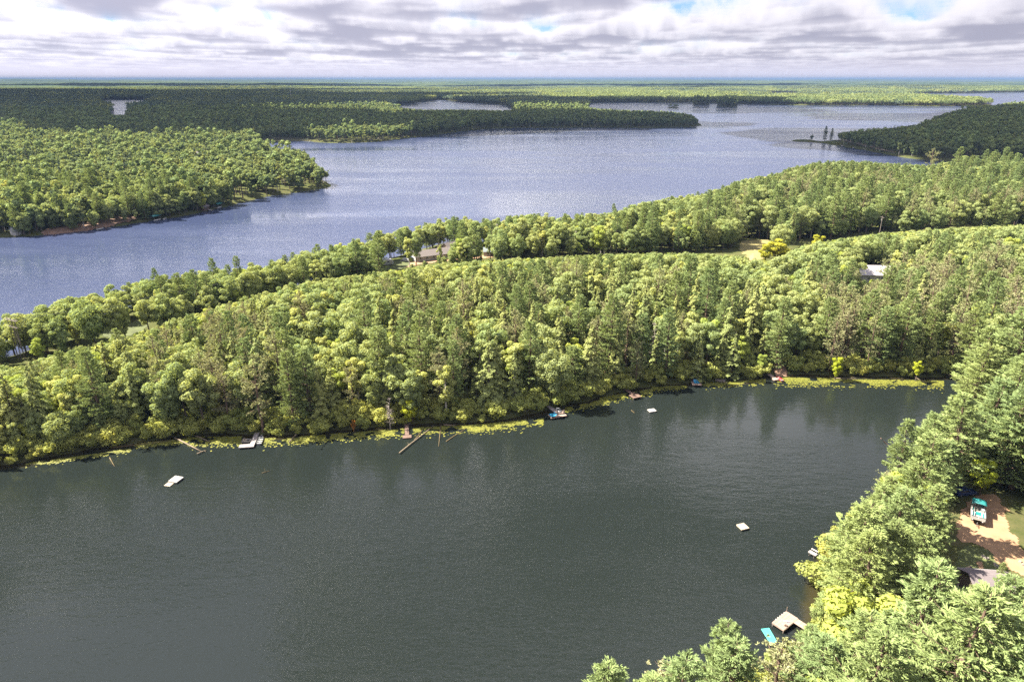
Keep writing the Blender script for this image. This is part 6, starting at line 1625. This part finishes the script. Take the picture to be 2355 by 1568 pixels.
for s in (-1, 1): MB().tube([(s * 1.9, 0.0, 4.0), (0, 0.14, 9.8)], 0.09, 6).build('brace', M['pole'], t_)
WIRE.insert(0, [Vector((c.x + math.cos(rzp) * s, c.y + math.sin(rzp) * s, 16.1)) for s in (-2.8, 2.8)])
for i, (a, b) in enumerate(((1826, 522), (1834, 520))):
    p_ = src(a, b, 13.0); zg = gz(p_.x, p_.y)
    t_ = thing('leaning_post', (p_.x, p_.y, zg), ('left' if i == 0 else 'right') + ' of two leaning timbers between clearing and transformer pole', 'post', 'leaning timbers')
    MB().tube([(-1.2 + i * 2.2, 0, -1), (0.2, 0, 10.5)], [0.2, 0.14], 8).build('pole', M['pole'], t_); MB().box((0.1, 0, 9.6), (1.2, 0.14, 0.16)).build('crossarm', M['pole'], t_)
last = WIRE[-1]; WIRE.append([w_ + Vector((150, 42, 0)) for w_ in last])
for k in range(2):
    pts = []
    for a_, b_ in zip(WIRE[:-1], WIRE[1:]):
        a_, b_ = a_[k], b_[k]
        for i in range(12):
            f = i / 12; q = a_.lerp(b_, f); q.z -= 4 * f * (1 - f) * min(2.2, (b_ - a_).length * 0.012); pts.append(q)
    o = MB().tube(pts, 0.045, 4).build('power_cable', M['dark'])
    tag(o, ('near' if k == 0 else 'far') + ' one of two power cables strung along the pole line', 'cable', 'power cables')

# ------------------------------------------------------------------ fallen logs along the pond
LOGS = [((410, 1026), (473, 1058), 0.26, 'log', 'long stripped log pointing out beside the left lily bed'), ((263, 1048.5), (413, 1032), 0.22, 'wetlog', 'very long half-sunk log lying along the left shore'), ((462, 1063), (484, 1054), 0.18, 'log', 'short pale log crossing the tip of the stripped one'),
        ((458, 1021), (493, 1035), 0.2, 'log', 'pale log on the shore left of the grey dock'), ((257, 1072), (269, 1093), 0.16, 'wetlog', 'sunken yellowish log end off the far left shore'), ((936, 1061), (1016, 997), 0.19, 'log', 'longest slanting log right of the half-sunk dock'),
        ((972, 1030), (990, 1008), 0.2, 'wetlog', 'rusty log lying against the longest slanting one'), ((1034, 991), (1028, 1046), 0.2, 'wetlog', 'sunken log pointing straight out from the lily beds'), ((1046, 1034), (1093, 1003), 0.18, 'wetlog', 'thin sunken log right of the straight one'),
        ((1040, 995), (1067, 997), 0.2, 'log', 'short grey log on the bank above the sunken logs'), ((1959, 886), (2012, 888.5), 0.2, 'log', 'pale log lying along the pond corner shore'), ((2211, 877), (2259, 893), 0.28, 'log', 'uprooted trunk at the pond end'),
        ((2143, 884), (2173, 897), 0.2, 'log', 'branchy log in the shallows left of the uprooted trunk'), ((2370, 891), (2412, 908), 0.45, 'greywood', 'thick pale grey log at the right edge beyond the pond'), ((1228, 966), (1280, 951), 0.2, 'greywood', 'grey log running to the teal-chair dock gangway'),
        ((678, 1036), (700, 1012), 0.2, 'log', 'stump log right of the grey boat dock'), ((1480, 961), (1487, 968), 0.12, 'wetlog', 'small sunken stick by the white raft'), ((614, 1108), (634, 1103), 0.12, 'wetlog', 'yellowish stick floating off the grey dock'), ((1700, 905), (1780, 896), 0.12, 'wetlog', 'thin drowned pole left of the long plank dock'), ((2064, 1026), (2090, 1052), 0.16, 'brownwood', 'bare trunk leaning out over the pond corner')]
rg = random.Random(17)
for i, ((a, b), (c_, d_), r_, mt, lab) in enumerate(LOGS):
    z0, z1 = (0.10, 0.05) if mt == 'wetlog' else (0.35, 0.22)
    if 'leaning' in lab: z0, z1 = 3.5, 1.2
    p0, p1 = src(a, b, z0), src(c_, d_, z1)
    if gz(p0.x, p0.y) > 0: p0.z = max(p0.z, gz(p0.x, p0.y) + 0.2)
    if gz(p1.x, p1.y) > 0: p1.z = max(p1.z, gz(p1.x, p1.y) + 0.2)
    mids = [p0.lerp(p1, f) + Vector((rg.uniform(-.12, .12), rg.uniform(-.12, .12), 0)) for f in (0.33, 0.66)]
    t_ = thing('fallen_log', tuple(p0), lab, 'log', 'fallen logs along the pond')
    pts = [q - p0 for q in [p0] + mids + [p1]]
    r_ *= 0.75
    MB().tube(pts, [r_, r_ * 0.92, r_ * 0.8, r_ * 0.55], 8).build('stem', M[mt], t_, True)
    for k in range(3):
        f = rg.uniform(0.2, 0.9); q = pts[0].lerp(pts[-1], f); e = q + Vector((rg.uniform(-1, 1), rg.uniform(-1, 1), rg.uniform(0.1, 0.6)))
        MB().tube([q, e], [r_ * 0.3, r_ * 0.12], 5).build('branch_stub', M[mt], t_)
t_ = None
for i, (a, b) in enumerate(((1684, 893), (1694, 894))):
    p_ = src(a, b, 0.3); t_ = thing('brush_pile', (p_.x, p_.y, 0.1), ('left' if i == 0 else 'right') + ' heap of pinkish dead brush between red gangway and landslip', 'brush', 'dead brush heaps')
    mb = MB(); rq_ = random.Random(60 + i)
    for k in range(60):
        a_ = rq_.uniform(0, 6.28); r_ = rq_.uniform(0.3, 1.4)
        mb.tube([(math.cos(a_) * r_ * 0.3, math.sin(a_) * r_ * 0.3, rq_.uniform(0, 0.3)), (math.cos(a_) * r_, math.sin(a_) * r_, rq_.uniform(0.1, 1.1))], [0.04, 0.015], 3)
    mb.build('twigs', M['dead'], t_)

# ------------------------------------------------------------------ clouds overhead whose shadows darken the far woods and the right headland
m, t = new_mat('cloud_vapour')
d = nd(t, 'ShaderNodeBsdfDiffuse', {'Color': (0.9, 0.9, 0.9, 1)}); tr = nd(t, 'ShaderNodeBsdfTranslucent', {'Color': (0.9, 0.9, 0.9, 1)})
ms = nd(t, 'ShaderNodeMixShader', {0: 0.4, 1: d.outputs[0], 2: tr.outputs[0]}); finish(t, ms.outputs[0])
CB = 1050.0
shift = Vector((sun_dir.x, sun_dir.y, 0)) * (CB / sun_dir.z)
VV, FF, base = [], [], 0
import bmesh
bm = bmesh.new(); bmesh.ops.create_icosphere(bm, subdivisions=4, radius=1.0)
IV = np.array([v.co[:] for v in bm.verts]); IF = np.array([[v.index for v in f.verts] for f in bm.faces]); bm.free()
for k, (gx, gy, rx, ry) in enumerate(CLOUD_SHADE):
    for j in range(13):
        rk_ = np.random.default_rng(300 + k * 37 + j)
        ox, oy = rk_.uniform(-0.8, 0.8) * rx, rk_.uniform(-0.8, 0.8) * ry; s_ = rk_.uniform(0.34, 0.58)
        v = IV.copy()
        n_ = fbm(v[:, 0] * 2.2 + k * 3 + v[:, 2] * 1.7, v[:, 1] * 2.2 + j * 5 - v[:, 2] * 1.3, 21 + k, 5)
        v *= (0.62 + 0.75 * n_)[:, None]
        hgt_ = 0.22 * min(rx, ry) * s_ + 60
        v = v * np.array([rx * s_, ry * s_, hgt_]); v[:, 2] = np.where(v[:, 2] < 0, v[:, 2] * 0.25, v[:, 2])
        v += np.array([gx + ox + shift.x, gy + oy + shift.y, CB])
        VV.append(v); FF.append(IF + base); base += len(v)
me = np_mesh('clouds', np.concatenate(VV), [np.concatenate(FF)], [m], smooth=True)
tag(link('clouds', me), 'broken white cumulus clouds passing over the lakes', kind='stuff')

# ------------------------------------------------------------------ summer haze
hb = MB().box((0, 21000, 60 - 4.0), (120000, 100000, 128.0)).build('haze', None)
m, t = new_mat('haze_air')
vol = nd(t, 'ShaderNodeVolumePrincipled', {'Color': (0.135, 0.205, 0.34, 1), 'Density': HAZE_DENSITY, 'Anisotropy': 0.0})
nd(t, 'ShaderNodeOutputMaterial', {'Volume': vol.outputs[0]})
hb.data.materials.append(m)
tag(hb, 'thin blue summer haze over the far woods', kind='stuff')
print('done', round(time.time() - T0, 1))
